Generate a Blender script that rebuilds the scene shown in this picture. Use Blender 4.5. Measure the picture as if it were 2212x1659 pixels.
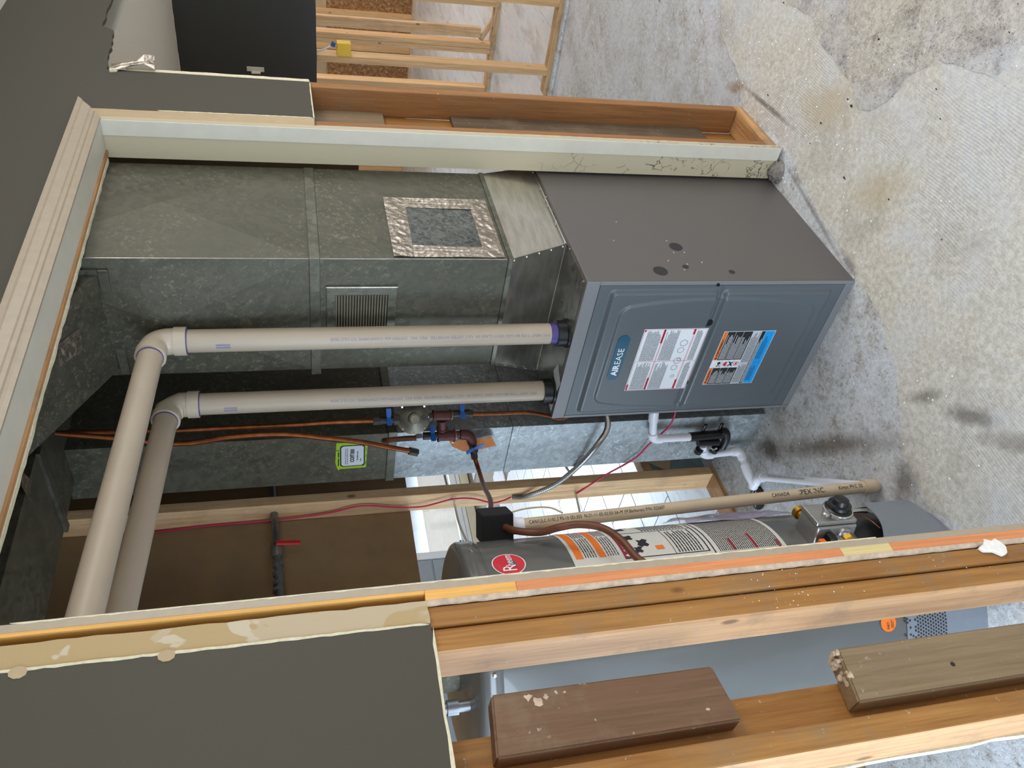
import bpy, bmesh, math, random
from mathutils import Vector, Matrix
random.seed(7)
for _o in list(bpy.data.objects): bpy.data.objects.remove(_o, do_unlink=True)
SC = bpy.context.scene
COL = SC.collection
PI = math.pi

# ------------------------------------------------------------------ camera, world, lights, exposure
def look_basis(az, pitch, roll):
    f = Vector((math.cos(az)*math.cos(pitch), math.sin(az)*math.cos(pitch), math.sin(pitch)))
    r = Vector((math.sin(az), -math.cos(az), 0)); u = r.cross(f)
    return math.cos(roll)*r + math.sin(roll)*u, -math.sin(roll)*r + math.cos(roll)*u, f
_r, _u, _f = look_basis(0.769219243, -0.257975588, -0.0377030593)
cd = bpy.data.cameras.new('camera'); cam = bpy.data.objects.new('camera', cd); COL.objects.link(cam)
# the phone was held on its side: the picture's right is the room's down
M = Matrix(((-_u.x, _r.x, -_f.x), (-_u.y, _r.y, -_f.y), (-_u.z, _r.z, -_f.z))).to_4x4()
M.translation = Vector((-1.34988, -1.10473, 1.59721)); cam.matrix_world = M
cd.sensor_fit = 'HORIZONTAL'; cd.sensor_width = 36; cd.lens = 1741.58583*36/2212; cd.clip_start = .02; cd.clip_end = 100
SC.camera = cam

w = bpy.data.worlds.new('world'); SC.world = w; w.use_nodes = True
bgn = w.node_tree.nodes['Background']; bgn.inputs[0].default_value = (.80, .90, 1.0, 1); bgn.inputs[1].default_value = .55
def area(name, loc, target, sx, sy, power, col):
    l = bpy.data.lights.new(name, 'AREA'); l.shape = 'RECTANGLE'; l.size = sx; l.size_y = sy; l.energy = power; l.color = col
    o = bpy.data.objects.new(name, l); COL.objects.link(o); o.location = loc
    o.rotation_euler = (Vector(target)-Vector(loc)).to_track_quat('-Z', 'Y').to_euler(); return o
area('light_side_window', (-3.7, -.1, 1.05), (0.2, .5, .40), 3.6, 1.3, 150, (.66, .82, 1.0))
area('light_left_rear_window', (-2.6, 2.7, .75), (0.4, .9, .55), 1.8, 1.1, 70, (.66, .83, 1.0))
area('light_room_window', (-3.4, -4.2, 1.7), (0.2, 0, .5), 3.2, 1.3, 26, (.93, .95, 1.0))
area('light_right_window', (3.2, -4.2, 1.6), (3.2, 1.5, .3), 3.0, 1.6, 90, (.92, .95, 1.0))
area('light_far_fill', (7.2, -1.2, 1.9), (7.2, 2.5, .4), 3.0, 1.6, 110, (1.0, .93, .84))  # added fill for the far rooms, not a known window
area('light_rear_sky', (5.2, 8.6, 3.6), (3.2, 4.0, .4), 5.0, 3.0, 560, (.74, .87, 1.0))
area('light_warm_fill', (-.6, -2.2, 2.42), (-.3, -.4, 0), .5, .5, 10, (1.0, .80, .56))  # added warm fill from above, the real light comes from windows
area('light_floor_fill', (1.0, -1.7, 2.44), (.9, -1.5, 0), 1.8, 1.8, 50, (1.0, .97, .93))  # added overhead fill to lift the floor, no fixture is known here
vs = SC.view_settings; vs.view_transform = 'Standard'; vs.look = 'None'; vs.gamma = 1; vs.use_curve_mapping = False; vs.exposure = 0.0

# ------------------------------------------------------------------ materials
def lin(c):
    o = []
    for v in c[:3]:
        v = v/255.; o.append(v/12.92 if v <= .04045 else ((v+.055)/1.055)**2.4)
    return (*o, 1)
class N:
    def __init__(s, name):
        s.m = bpy.data.materials.new(name); s.m.use_nodes = True; s.t = s.m.node_tree; s.b = s.t.nodes['Principled BSDF']
        s.tc = s.t.nodes.new('ShaderNodeTexCoord')
    def n(s, typ, **k):
        nd = s.t.nodes.new('ShaderNode'+typ)
        for a, v in k.items(): setattr(nd, a, v)
        return nd
    def l(s, a, b): s.t.links.new(a, b)
    def mapping(s, scale=(1,1,1), loc=(0,0,0), rot=(0,0,0)):
        g = s.n('NewGeometry'); mp = s.n('Mapping'); mp.inputs['Scale'].default_value = scale; mp.inputs['Location'].default_value = loc; mp.inputs['Rotation'].default_value = rot
        s.l(g.outputs['Position'], mp.inputs['Vector']); return mp.outputs[0]
    def noise(s, vec, scale, detail=4, rough=.55, dist=0):
        nd = s.n('TexNoise'); nd.inputs['Scale'].default_value = scale; nd.inputs['Detail'].default_value = detail; nd.inputs['Roughness'].default_value = rough; nd.inputs['Distortion'].default_value = dist
        s.l(vec, nd.inputs['Vector']); return nd.outputs['Fac']
    def voro(s, vec, scale, feature='F1', out='Distance', rnd=1):
        nd = s.n('TexVoronoi', feature=feature); nd.inputs['Scale'].default_value = scale; nd.inputs['Randomness'].default_value = rnd
        s.l(vec, nd.inputs['Vector']); return nd.outputs[out]
    def ramp(s, fac, stops):
        nd = s.n('ValToRGB'); e = nd.color_ramp.elements
        while len(e) < len(stops): e.new(.5)
        for i, (p, c) in enumerate(stops): e[i].position = p; e[i].color = c if len(c) == 4 else (*c, 1)
        s.l(fac, nd.inputs[0]); return nd.outputs[0]
    def mask(s, fac, a, b):
        return s.ramp(fac, [(a, (0,0,0,1)), (b, (1,1,1,1))])
    def mix(s, f, a, b, mode='MIX'):
        nd = s.n('MixRGB', blend_type=mode)
        for i, v in enumerate((f, a, b)):
            if hasattr(v, 'is_output'): s.l(v, nd.inputs[i])
            elif isinstance(v, (int, float)): nd.inputs[i].default_value = v
            else: nd.inputs[i].default_value = v
        return nd.outputs[0]
    def base(s, c):
        if hasattr(c, 'is_output'): s.l(c, s.b.inputs['Base Color'])
        else: s.b.inputs['Base Color'].default_value = c
    def set(s, rough=None, metal=None, spec=None, coat=None):
        if rough is not None: s.b.inputs['Roughness'].default_value = rough
        if metal is not None: s.b.inputs['Metallic'].default_value = metal
        if spec is not None: s.b.inputs['Specular IOR Level'].default_value = spec
        if coat is not None: s.b.inputs['Coat Weight'].default_value = coat
    def bump(s, h, strength=.3, dist=.002):
        nd = s.n('Bump'); nd.inputs['Strength'].default_value = strength; nd.inputs['Distance'].default_value = dist
        s.l(h, nd.inputs['Height']); s.l(nd.outputs[0], s.b.inputs['Normal'])
def plain(name, c, rough=.5, metal=0, spec=.5, var=.12, scale=30, bump=.1, coat=0):
    a = N(name); v = a.mapping()
    n = a.noise(v, scale, 5); col = lin(c)
    d = tuple(x*(1-var) for x in col[:3])+(1,); h = tuple(min(1, x*(1+var)) for x in col[:3])+(1,)
    a.base(a.ramp(n, [(.3, d), (.7, h)])); a.set(rough, metal, spec, coat)
    if bump: a.bump(n, bump, .001)
    return a.m
def wood(name, light, dark, axis='Z', knots=True, dirt=0, rough=.6):
    a = N(name); sc = {'Z': (30, 30, 1.6), 'X': (1.6, 30, 30), 'Y': (30, 1.6, 30)}[axis]
    v = a.mapping(sc); L, D = lin(light), lin(dark)
    g = a.noise(v, 1.2, 6, .6, 1.2); g2 = a.noise(v, 5, 3, .6, .3)
    c = a.ramp(g, [(.28, D), (.62, L)])
    c = a.mix(.25, c, a.ramp(g2, [(.35, D), (.6, L)]))
    fs = {'Z': (170, 170, 5), 'X': (5, 170, 170), 'Y': (170, 5, 170)}[axis]; g3 = a.noise(a.mapping(fs), 1.0, 4, .7, .4)
    c = a.mix(.30, c, a.mix(1, c, a.ramp(g3, [(.32, (.42,.36,.3,1)), (.62, (1.12,1.1,1.08,1))]), 'MULTIPLY'))
    big = a.noise(a.mapping(), 2.3, 2); c = a.mix(a.mask(big, .45, .7), c, a.mix(.5, c, tuple(x*.72 for x in L[:3])+(1,)))
    if knots:
        ks = {'Z': (9, 9, 4.2), 'X': (4.2, 9, 9), 'Y': (9, 4.2, 9)}[axis]
        kv = a.voro(a.mapping(ks), 1.0)
        c = a.mix(a.ramp(kv, [(.045, (.85,.85,.85,1)), (.085, (0,0,0,1))]), c, tuple(x*.38 for x in D[:3])+(1,))
    if dirt:
        dn = a.noise(a.mapping(), 60, 6, .7)
        c = a.mix(a.mask(dn, .655, .685), c, (.42, .38, .33, 1))
        dn2 = a.noise(a.mapping(), 9, 5, .7)
        mm = a.mix(1.0, a.mask(dn2, .5, .72), (dirt, dirt, dirt, 1), 'MULTIPLY')
        c = a.mix(mm, c, lin((128, 112, 92)))
    a.base(c); a.set(rough, 0, .35); a.bump(a.mix(.5, g2, g3), .55, .0010)
    return a.m
def galv(name, c1, c2, metal=.75, rough=.42, spangle=55, fl=.62, tint=None):
    a = N(name); v = a.mapping()
    s1 = a.n('TexVoronoi'); s1.inputs['Scale'].default_value = spangle; a.l(a.mix(.06, v, a.noise(v, 40)), s1.inputs['Vector'])
    bw = a.n('RGBToBW'); a.l(s1.outputs['Color'], bw.inputs[0])
    fine = a.noise(a.mix(.04, v, a.noise(v, 90)), spangle*1.35, 3, .6, .4)
    c = a.ramp(bw.outputs[0], [(.2, lin(c1)), (.85, lin(c2))])
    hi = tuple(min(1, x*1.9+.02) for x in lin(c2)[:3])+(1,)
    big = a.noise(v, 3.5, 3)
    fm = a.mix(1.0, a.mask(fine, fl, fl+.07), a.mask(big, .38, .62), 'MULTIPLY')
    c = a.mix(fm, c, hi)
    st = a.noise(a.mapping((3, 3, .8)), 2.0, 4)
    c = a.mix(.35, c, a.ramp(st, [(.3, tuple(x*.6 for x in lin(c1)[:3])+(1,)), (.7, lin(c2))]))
    a.base(c); a.set(None, metal, .5)
    a.l(a.ramp(bw.outputs[0], [(0, (rough-.08,)*3), (1, (rough+.12,)*3)]), a.b.inputs['Roughness'])
    a.bump(a.noise(v, 6, 3), .15, .004)
    return a.m

MAT = {}
MAT['drywall_grey'] = plain('grey_wall_paint', (67, 62, 50), .62, var=.04, scale=260, bump=.12)
MAT['drywall_dark'] = plain('dark_grey_wall_paint', (54, 55, 52), .6, var=.04, scale=200, bump=.1)
MAT['drywall_edge'] = plain('gypsum_edge', (214, 204, 176), .9, var=.12, scale=120, bump=.5)
MAT['kraft'] = plain('brown_paper_backing', (138, 112, 80), .85, var=.09, scale=14, bump=.1)
MAT['bare_strip'] = plain('bare_drywall_paper', (180, 158, 126), .8, var=.06, scale=22, bump=.15)
a = N('torn_drywall_paper'); v = a.mapping((7, 7, 5))
m_ = a.mask(a.noise(v, 1.3, 3, .6, .6), .50, .515)
c_ = a.mix(m_, lin((178, 154, 112)), lin((186, 168, 140)))
m2 = a.mask(a.noise(v, 2.1, 3, .5, .3), .60, .612); c_ = a.mix(m2, c_, lin((196, 182, 158)))
a.base(c_); a.set(.8); a.bump(a.noise(a.mapping(), 60), .3); MAT['torn'] = a.m
MAT['casing'] = plain('taupe_trim_paint', (168, 153, 132), .38, var=.05, scale=50, bump=.08)
MAT['cream'] = plain('old_cream_paint', (222, 214, 186), .35, var=.04, scale=20, bump=.05)
MAT['white_paint'] = plain('white_trim_paint', (208, 202, 186), .4, var=.04, scale=20, bump=.05)
MAT['ceiling'] = plain('white_ceiling_texture', (226, 219, 203), .9, var=.06, scale=180, bump=.6)
MAT['stud'] = wood('framing_lumber', (164, 116, 70), (128, 84, 46), dirt=.3)
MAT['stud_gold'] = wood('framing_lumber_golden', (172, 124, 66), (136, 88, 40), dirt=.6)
MAT['stud_pale'] = wood('framing_lumber_pale', (216, 170, 124), (186, 136, 92), dirt=.6)
MAT['stud_far'] = wood('framing_lumber_far', (226, 188, 140), (190, 144, 98), knots=True)
MAT['stud_x'] = wood('framing_lumber_plate', (205, 160, 108), (150, 100, 58), 'X', dirt=.8)
MAT['stud_y'] = wood('framing_lumber_plate_side', (215, 185, 145), (160, 120, 80), 'Y', dirt=.8)
MAT['stud_back'] = wood('weathered_lumber', (226, 190, 146), (190, 140, 92), dirt=.3)
MAT['block_red'] = wood('red_stained_block', (122, 92, 68), (98, 70, 50), knots=False, dirt=.7)
MAT['block_grey'] = wood('dusty_grey_block', (142, 122, 94), (122, 100, 72), knots=False, dirt=.6)
MAT['block_dark'] = wood('old_grey_block', (110, 92, 72), (68, 54, 40), dirt=.6)
MAT['pine_orange'] = wood('finger_joint_orange', (226, 150, 100), (206, 124, 78), knots=False)
MAT['pine_yellow'] = wood('finger_joint_yellow', (240, 186, 104), (222, 160, 78), knots=False)
MAT['pine_cream'] = wood('finger_joint_cream', (226, 206, 150), (206, 182, 122), knots=False)
MAT['osb'] = None
MAT['compound'] = plain('joint_compound_crust', (190, 168, 146), .95, var=.25, scale=60, bump=1)
MAT['plaster'] = plain('white_plaster_chip', (236, 232, 226), .9, var=.08, scale=60, bump=.5)
a = N('particle_sheathing'); v = a.mapping()
c_ = a.ramp(a.noise(v, 26, 6, .75), [(.3, lin((92, 58, 32))), (.5, lin((140, 100, 60))), (.72, lin((196, 168, 122)))])
a.base(c_); a.set(.8); MAT['osb'] = a.m
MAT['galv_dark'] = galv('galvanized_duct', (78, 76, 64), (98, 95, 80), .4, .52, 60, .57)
MAT['galv_lit'] = galv('galvanized_duct_lit', (136, 142, 144), (176, 182, 184), .45, .44, 70, .58)  # paler copy of the duct metal, low daylight painted into its colour
MAT['galv_seam'] = galv('galvanized_cleat', (92, 91, 80), (118, 116, 102), .65, .42, 60, .66)
MAT['galv_new'] = galv('new_sheet_metal', (172, 168, 154), (204, 198, 184), .75, .26, 12, 1.4)
a = N('brushed_sheet_metal'); v = a.mapping(); n_ = a.noise(a.mapping((6, 6, 30)), 2, 4, .6)
a.base(a.ramp(n_, [(.3, lin((176, 172, 160))), (.7, lin((206, 202, 192)))])); a.set(.27, .88); a.bump(a.noise(v, 9, 3), .25, .006); MAT['galv_new'] = a.m
MAT['slat'] = plain('dusty_grille_slat', (112, 102, 76), .6, .2, var=.15, bump=.1)
MAT['galv_top'] = galv('galvanized_cabinet_top', (128, 124, 116), (150, 146, 138), .85, .34, 60, .66)
MAT['patch'] = galv('galvanized_patch', (56, 58, 56), (120, 122, 116), .5, .5, 110, .56)
MAT['cabinet'] = plain('cabinet_grey_paint', (92, 87, 84), .42, var=.03, scale=300, bump=.15)
MAT['door_paint'] = plain('panel_slate_paint', (88, 94, 98), .36, var=.04, scale=300, bump=.15)
MAT['cabinet_trim'] = plain('cabinet_edge_paint', (122, 122, 124), .4, var=.03, scale=300, bump=.1)
MAT['dark_hole'] = plain('dark_knockout', (42, 40, 40), .7, bump=0)
MAT['black'] = plain('black_plastic', (18, 18, 20), .35, var=.05, bump=.05)
MAT['black_foam'] = plain('black_foam', (22, 22, 24), .9, var=.1, scale=200, bump=.3)
MAT['black_ink'] = plain('black_ink', (26, 26, 30), .6, bump=0, var=0)
MAT['grey_ink'] = plain('grey_ink', (96, 98, 104), .6, bump=0, var=0)
MAT['blue_ink'] = plain('faded_blue_ink', (128, 128, 150), .6, bump=0, var=0)
MAT['purple'] = plain('purple_primer', (78, 66, 128), .4, var=.2, scale=60, bump=0)
MAT['white_label'] = plain('white_label', (232, 234, 238), .45, var=.02, bump=0)
MAT['grey_label'] = plain('grey_label', (200, 204, 210), .45, var=.02, bump=0)
MAT['tank_label'] = plain('tank_label', (205, 202, 194), .45, var=.03, bump=0)
MAT['red_ink'] = plain('red_ink', (205, 34, 52), .5, var=0, bump=0)
MAT['maroon'] = plain('maroon_ink', (140, 20, 40), .5, var=0, bump=0)
MAT['orange_ink'] = plain('orange_ink', (232, 116, 30), .5, var=0, bump=0)
MAT['cyan_ink'] = plain('sky_blue_ink', (0, 160, 236), .5, var=0, bump=0)
MAT['teal'] = plain('teal_badge', (6, 78, 104), .35, var=0, bump=0, coat=.1)
MAT['badge_white'] = plain('white_badge_ink', (240, 244, 246), .4, var=0, bump=0)
MAT['lime'] = plain('lime_sticker', (150, 186, 36), .5, var=.04, bump=0)
MAT['pvc'] = plain('beige_vent_pipe', (178, 163, 144), .42, var=.04, scale=9, bump=.03)
MAT['pvc_fit'] = plain('beige_vent_fitting', (190, 176, 156), .32, var=.03, scale=9, bump=.03)
MAT['pvc_white'] = plain('white_drain_pipe', (228, 228, 236), .28, var=.03, scale=12, bump=.02)
MAT['pvc_tan'] = plain('tan_discharge_pipe', (190, 172, 146), .4, var=.05, scale=12, bump=.03)
MAT['tank'] = plain('tank_enamel', (94, 94, 92), .22, var=.03, scale=5, bump=.02, coat=.4)
MAT['jacket'] = plain('tank_base_jacket', (120, 126, 134), .45, var=.03, scale=60, bump=.05)
MAT['copper'] = plain('aged_copper', (122, 68, 36), .42, .8, var=.3, scale=40, bump=.15)
MAT['copper_dark'] = plain('brown_coated_copper', (96, 54, 32), .5, .2, var=.25, scale=40, bump=.15)
MAT['malleable'] = plain('rust_brown_iron_fitting', (84, 46, 42), .6, .3, var=.25, scale=60, bump=.5)
MAT['iron'] = plain('dark_iron_fitting', (56, 52, 48), .5, .6, var=.25, scale=60, bump=.4)
MAT['cast'] = plain('cast_aluminium', (122, 118, 106), .5, .7, var=.2, scale=50, bump=.5)
MAT['valve_metal'] = plain('satin_aluminium', (168, 166, 164), .3, .85, var=.08, scale=30, bump=.1)
MAT['steel'] = plain('galvanized_pipe', (120, 122, 124), .4, .7, var=.2, scale=30, bump=.1)
MAT['chrome'] = plain('bright_metal', (214, 214, 212), .15, 1, var=.02, bump=0)
MAT['brass'] = plain('brass', (176, 132, 48), .35, .9, var=.15, scale=60, bump=.1)
MAT['blue_handle'] = plain('blue_handle', (20, 84, 164), .4, var=.06, bump=.05)
MAT['red_handle'] = plain('red_handle', (190, 34, 40), .4, var=.06, bump=.05)
MAT['red_cable'] = plain('magenta_red_cable', (190, 30, 74), .45, var=.05, bump=0)
MAT['white_cable'] = plain('white_cable', (206, 202, 188), .5, var=.05, bump=0)
MAT['yellow'] = plain('yellow_plastic', (226, 182, 14), .45, var=.04, bump=0)
MAT['blue_tape'] = plain('blue_tape', (40, 84, 150), .6, var=.1, bump=.1)
MAT['tag'] = plain('manila_tag', (186, 116, 66), .85, var=.12, scale=50, bump=.3)
MAT['clear_bag'] = None
a = N('plastic_manual_bag'); a.base(lin((150, 140, 165))); a.set(.12, 0, .6); a.b.inputs['Alpha'].default_value = .55; MAT['clear_bag'] = a.m
MAT['paper'] = plain('manual_paper', (196, 186, 190), .7, var=.08, scale=30, bump=0)
a = N('crumpled_foil_tape'); v = a.mapping(); h = a.voro(v, 70); h2 = a.noise(v, 45, 5, .7, 1.5)
a.base(a.ramp(h2, [(.3, lin((128, 116, 102))), (.7, lin((196, 184, 168)))])); a.set(.30, .9); a.bump(a.mix(.5, h, h2), .6, .004); MAT['foil'] = a.m
a = N('blue_grey_sheet'); v = a.mapping(); a.base(a.ramp(a.noise(v, 8, 5, .6, 1), [(.3, lin((104, 122, 128))), (.7, lin((136, 152, 158)))])); a.set(.6); MAT['sheet'] = a.m
# window glass
a = N('window_glass'); tr_ = a.n('BsdfTransparent'); gl_ = a.n('BsdfGlossy'); gl_.inputs['Roughness'].default_value = .02; mx_ = a.n('MixShader'); mx_.inputs[0].default_value = .08
a.l(tr_.outputs[0], mx_.inputs[1]); a.l(gl_.outputs[0], mx_.inputs[2]); a.l(mx_.outputs[0], a.t.nodes['Material Output'].inputs['Surface']); MAT['glass'] = a.m
MAT['vinyl'] = plain('white_vinyl', (226, 228, 228), .4, var=.03, bump=0)
MAT['snow'] = plain('pale_patio', (226, 230, 236), .8, var=.04, bump=0)
MAT['siding'] = plain('pale_grey_siding', (150, 156, 160), .7, var=.05, bump=0)
# concrete: scraped slab
def stain(a, c, v, nz, cx, cy, rx, ry, ang, col, k=.7):
    # a dirt mark lying on the slab: soft ellipse with a ragged rim
    s1 = a.n('Mapping'); s1.inputs['Location'].default_value = (-cx, -cy, 0); a.l(v, s1.inputs['Vector'])
    s2 = a.n('Mapping'); s2.inputs['Rotation'].default_value = (0, 0, -math.radians(ang)); a.l(s1.outputs[0], s2.inputs['Vector'])
    s3 = a.n('Mapping'); s3.inputs['Scale'].default_value = (1/rx, 1/ry, 0); a.l(s2.outputs[0], s3.inputs['Vector'])
    ln = a.n('VectorMath', operation='LENGTH'); a.l(s3.outputs[0], ln.inputs[0])
    ad = a.n('Math', operation='MULTIPLY_ADD'); ad.inputs[1].default_value = 1.6; a.l(nz, ad.inputs[0]); a.l(ln.outputs['Value'], ad.inputs[2])
    m = a.ramp(ad.outputs[0], [(.0, (k,k,k,1)), (1.0, (0,0,0,1))]); sc_ = a.n('Math', operation='MULTIPLY'); sc_.inputs[1].default_value = .5
    a.l(ad.outputs[0], sc_.inputs[0]); m = a.ramp(sc_.outputs[0], [(.55, (k,k,k,1)), (.95, (0,0,0,1))])
    return a.mix(m, c, lin(col))
STAINS = [(.05,.57,.33,.040,50,(96,82,66),.75), (.28,.84,.10,.05,45,(78,66,54),.8), (-.12,.19,.07,.022,50,(92,84,76),.6), (-.26,.12,.10,.03,35,(84,76,68),.65),
          (-.22,.42,.05,.07,20,(104,92,76),.7), (.36,.10,.06,.018,-10,(98,92,90),.6), (-.42,.05,.18,.03,40,(108,98,84),.55), (1.3,-.02,.08,.03,30,(146,118,84),.7), (1.05,-.06,.22,.012,4,(92,84,76),.7), (.62,.075,.34,.010,-10,(120,116,118),.6), (.75,-.2,.16,.08,30,(186,166,126),.55), (.40,-.12,.14,.07,40,(182,166,130),.5)]
def concrete(name, cols, pit=.5, bstr=.5, pitscale=55, streak=False, ridges=False, dark=.0):
    a = N(name); v = a.mapping()
    n1 = a.noise(v, 1.7, 6, .6, .5); n2 = a.noise(v, 11, 8, .7, .2); n3 = a.noise(v, 60, 5, .75)
    c = a.ramp(n1, [(.3, lin(cols[0])), (.5, lin(cols[1])), (.7, lin(cols[2]))])
    c = a.mix(a.mask(n2, .50, .68), c, lin(cols[3]))
    c = a.mix(.22, c, a.ramp(n3, [(.38, (.04,.04,.04,1)), (.62, (1,1,1,1))]))
    n4 = a.noise(v, 4.2, 7, .72, .8); n5 = a.noise(a.mapping(loc=(3.1, 1.7, 0)), 2.6, 6, .7, .6)
    c = a.mix(a.mix(1, a.mask(n4, .52, .66), (.36,.36,.36,1), 'MULTIPLY'), c, lin((146, 136, 124)))
    c = a.mix(a.mix(1, a.mask(n5, .50, .66), (.55,.55,.55,1), 'MULTIPLY'), c, lin((206, 210, 220)))
    n6 = a.noise(v, 190, 4, .8); c = a.mix(a.mask(n6, .60, .68), c, lin((104, 94, 84))); c = a.mix(a.ramp(n6, [(.33, (1,1,1,1)), (.385, (0,0,0,1))]), c, lin((226, 222, 216)))
    hgt = n3
    if streak:  # pale streaks: real stripes plus reflected glare painted into the colour
        rv = a.n('Mapping'); rv.inputs['Rotation'].default_value = (0, 0, math.radians(-147)); a.l(v, rv.inputs['Vector']); sv = a.n('Mapping'); sv.inputs['Scale'].default_value = (.9, 6.5, 1); a.l(rv.outputs[0], sv.inputs['Vector'])
        st = a.noise(sv.outputs[0], 1.0, 5, .65)
        c = a.mix(a.mix(1, a.mask(st, .46, .68), (.6,.6,.6,1), 'MULTIPLY'), c, lin(cols[2]))
    if ridges:
        w_ = a.n('TexWave', wave_type='RINGS'); w_.inputs['Scale'].default_value = 40; w_.inputs['Distortion'].default_value = 14; w_.inputs['Detail'].default_value = 1.5; w_.inputs['Detail Scale'].default_value = .12
        a.l(v, w_.inputs['Vector']); rm = a.mask(n1, .48, .6)
        hgt = a.mix(rm, n3, a.mix(.5, w_.outputs['Fac'], n3)); c = a.mix(a.mix(1, rm, (.10,.10,.10,1), 'MULTIPLY'), c, w_.outputs['Color'])
    pv = a.mix(.35, v, a.noise(v, 30)); vo = a.voro(pv, pitscale)
    pm = a.mix(1.0, a.ramp(vo, [(.10, (1,1,1,1)), (.24, (0,0,0,1))]), a.mask(n2, 1-pit-.08, 1-pit+.05), 'MULTIPLY')
    c = a.mix(pm, c, lin((58, 48, 42)))
    hgt = a.mix(.5, hgt, a.ramp(pm, [(0, (1,1,1,1)), (1, (0,0,0,1))]))
    if name in ('pitted_old_concrete', 'trowelled_skim_coat', 'scraped_concrete_slab'):
        nz = a.noise(v, 14, 6, .75, .5)
        for t_ in STAINS: c = stain(a, c, v, nz, *t_)
    a.base(c); a.set(.66, 0, .4); a.bump(a.mix(.35, hgt, n6), min(1, bstr*1.35), .005); return a.m
MAT['slab'] = concrete('scraped_concrete_slab', [(168, 166, 164), (196, 196, 198), (206, 210, 218), (176, 166, 156)], .46, .6, 60, True)
MAT['rough_slab'] = concrete('pitted_old_concrete', [(200, 198, 196), (214, 216, 220), (222, 228, 238), (150, 134, 116)], .52, 1.0, 62)
MAT['skim'] = concrete('trowelled_skim_coat', [(200, 190, 172), (206, 200, 190), (204, 201, 198), (212, 208, 200)], .24, .3, 30, False, True)
MAT['exposed'] = concrete('flaked_concrete', [(208, 202, 186), (194, 186, 176), (202, 196, 188), (128, 118, 114)], .53, .8, 90)
MAT['smooth'] = concrete('worn_smooth_concrete', [(178, 170, 156), (190, 185, 174), (190, 192, 194), (170, 158, 142)], .28, .3, 30)
a = N('stained_concrete'); v = a.mapping(); m_ = a.mask(a.noise(v, 7, 4, .6, .8), .5, .52)
a.base(a.mix(m_, lin((150, 150, 148)), lin((132, 106, 76)))); a.set(.7); a.bump(a.noise(v, 50), .3); MAT['stained'] = a.m
# marble look tile
a = N('marble_look_tile'); v = a.mapping((1, 3.5, 1)); n = a.noise(v, 2.2, 7, .65, .6); n2 = a.noise(a.mapping((4, 20, 4)), 2, 6, .7)
c_ = a.ramp(n, [(.3, lin((188, 186, 190))), (.5, lin((222, 224, 230))), (.7, lin((206, 214, 226)))])
c_ = a.mix(a.mask(n2, .6, .7), c_, lin((176, 166, 166))); a.base(c_); a.set(.22, 0, .5); a.bump(n2, .1); MAT['tile'] = a.m
MAT['lump'] = plain('crumbly_mortar', (128, 122, 116), .95, var=.4, scale=90, bump=1)
MAT['grout'] = plain('grout', (150, 140, 128), .9, var=.1, bump=.2)

# ------------------------------------------------------------------ geometry helpers
def nb(): return bmesh.new()
def bx(bm, x0, y0, z0, x1, y1, z1, bev=0, rot=None, pivot=None):
    x0, x1 = sorted((x0, x1)); y0, y1 = sorted((y0, y1)); z0, z1 = sorted((z0, z1))
    vs_ = [bm.verts.new(p) for p in ((x0,y0,z0),(x1,y0,z0),(x1,y1,z0),(x0,y1,z0),(x0,y0,z1),(x1,y0,z1),(x1,y1,z1),(x0,y1,z1))]
    fs = [bm.faces.new([vs_[i] for i in f]) for f in ((0,3,2,1),(4,5,6,7),(0,1,5,4),(1,2,6,5),(2,3,7,6),(3,0,4,7))]
    if bev:
        es = list({e for f in fs for e in f.edges})
        r = bmesh.ops.bevel(bm, geom=es, offset=bev, segments=2, affect='EDGES', profile=.5)
        vs_ = list({v for f in r['faces'] for v in f.verts} | {v for v in vs_ if v.is_valid})
    if rot is not None: bmesh.ops.rotate(bm, verts=vs_, cent=pivot or ((x0+x1)/2,(y0+y1)/2,(z0+z1)/2), matrix=rot)
    return bm
def box(*a, **k): return bx(nb(), *a, **k)
def frame_of(d):
    d = Vector(d).normalized(); u = Vector((0,0,1)) if abs(d.z) < .9 else Vector((1,0,0))
    a = d.cross(u).normalized(); return a, d.cross(a).normalized()
def smooth_path(pts, n=8):
    P = [Vector(p) for p in pts]; P = [2*P[0]-P[1]]+P+[2*P[-1]-P[-2]]; out = []
    for i in range(1, len(P)-2):
        for k in range(n):
            t = k/n; a, b, c, d = P[i-1], P[i], P[i+1], P[i+2]
            out.append(.5*((2*b)+(c-a)*t+(2*a-5*b+4*c-d)*t*t+(3*b-3*c+d-a)*t**3))
    return out+[P[-2]]
def tube(bm, pts, r, n=16, cap=True):
    P = [Vector(p) for p in pts]; rings = []; pa = None
    for i, p in enumerate(P):
        d = (P[min(i+1, len(P)-1)]-P[max(i-1, 0)]).normalized()
        if pa is None: pa, _ = frame_of(d)
        pa = (pa-d*pa.dot(d)).normalized(); pb = d.cross(pa)
        rr = r[i] if isinstance(r, (list, tuple)) else r
        rings.append([bm.verts.new(p+(pa*math.cos(2*PI*k/n)+pb*math.sin(2*PI*k/n))*rr) for k in range(n)])
    for a, b in zip(rings, rings[1:]):
        for k in range(n): bm.faces.new((a[k], a[(k+1)%n], b[(k+1)%n], b[k]))
    if cap: bm.faces.new(rings[0][::-1]); bm.faces.new(rings[-1])
    return bm
def cyl(bm, p, q, r, n=24): return tube(bm, [p, q], r, n)
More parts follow.
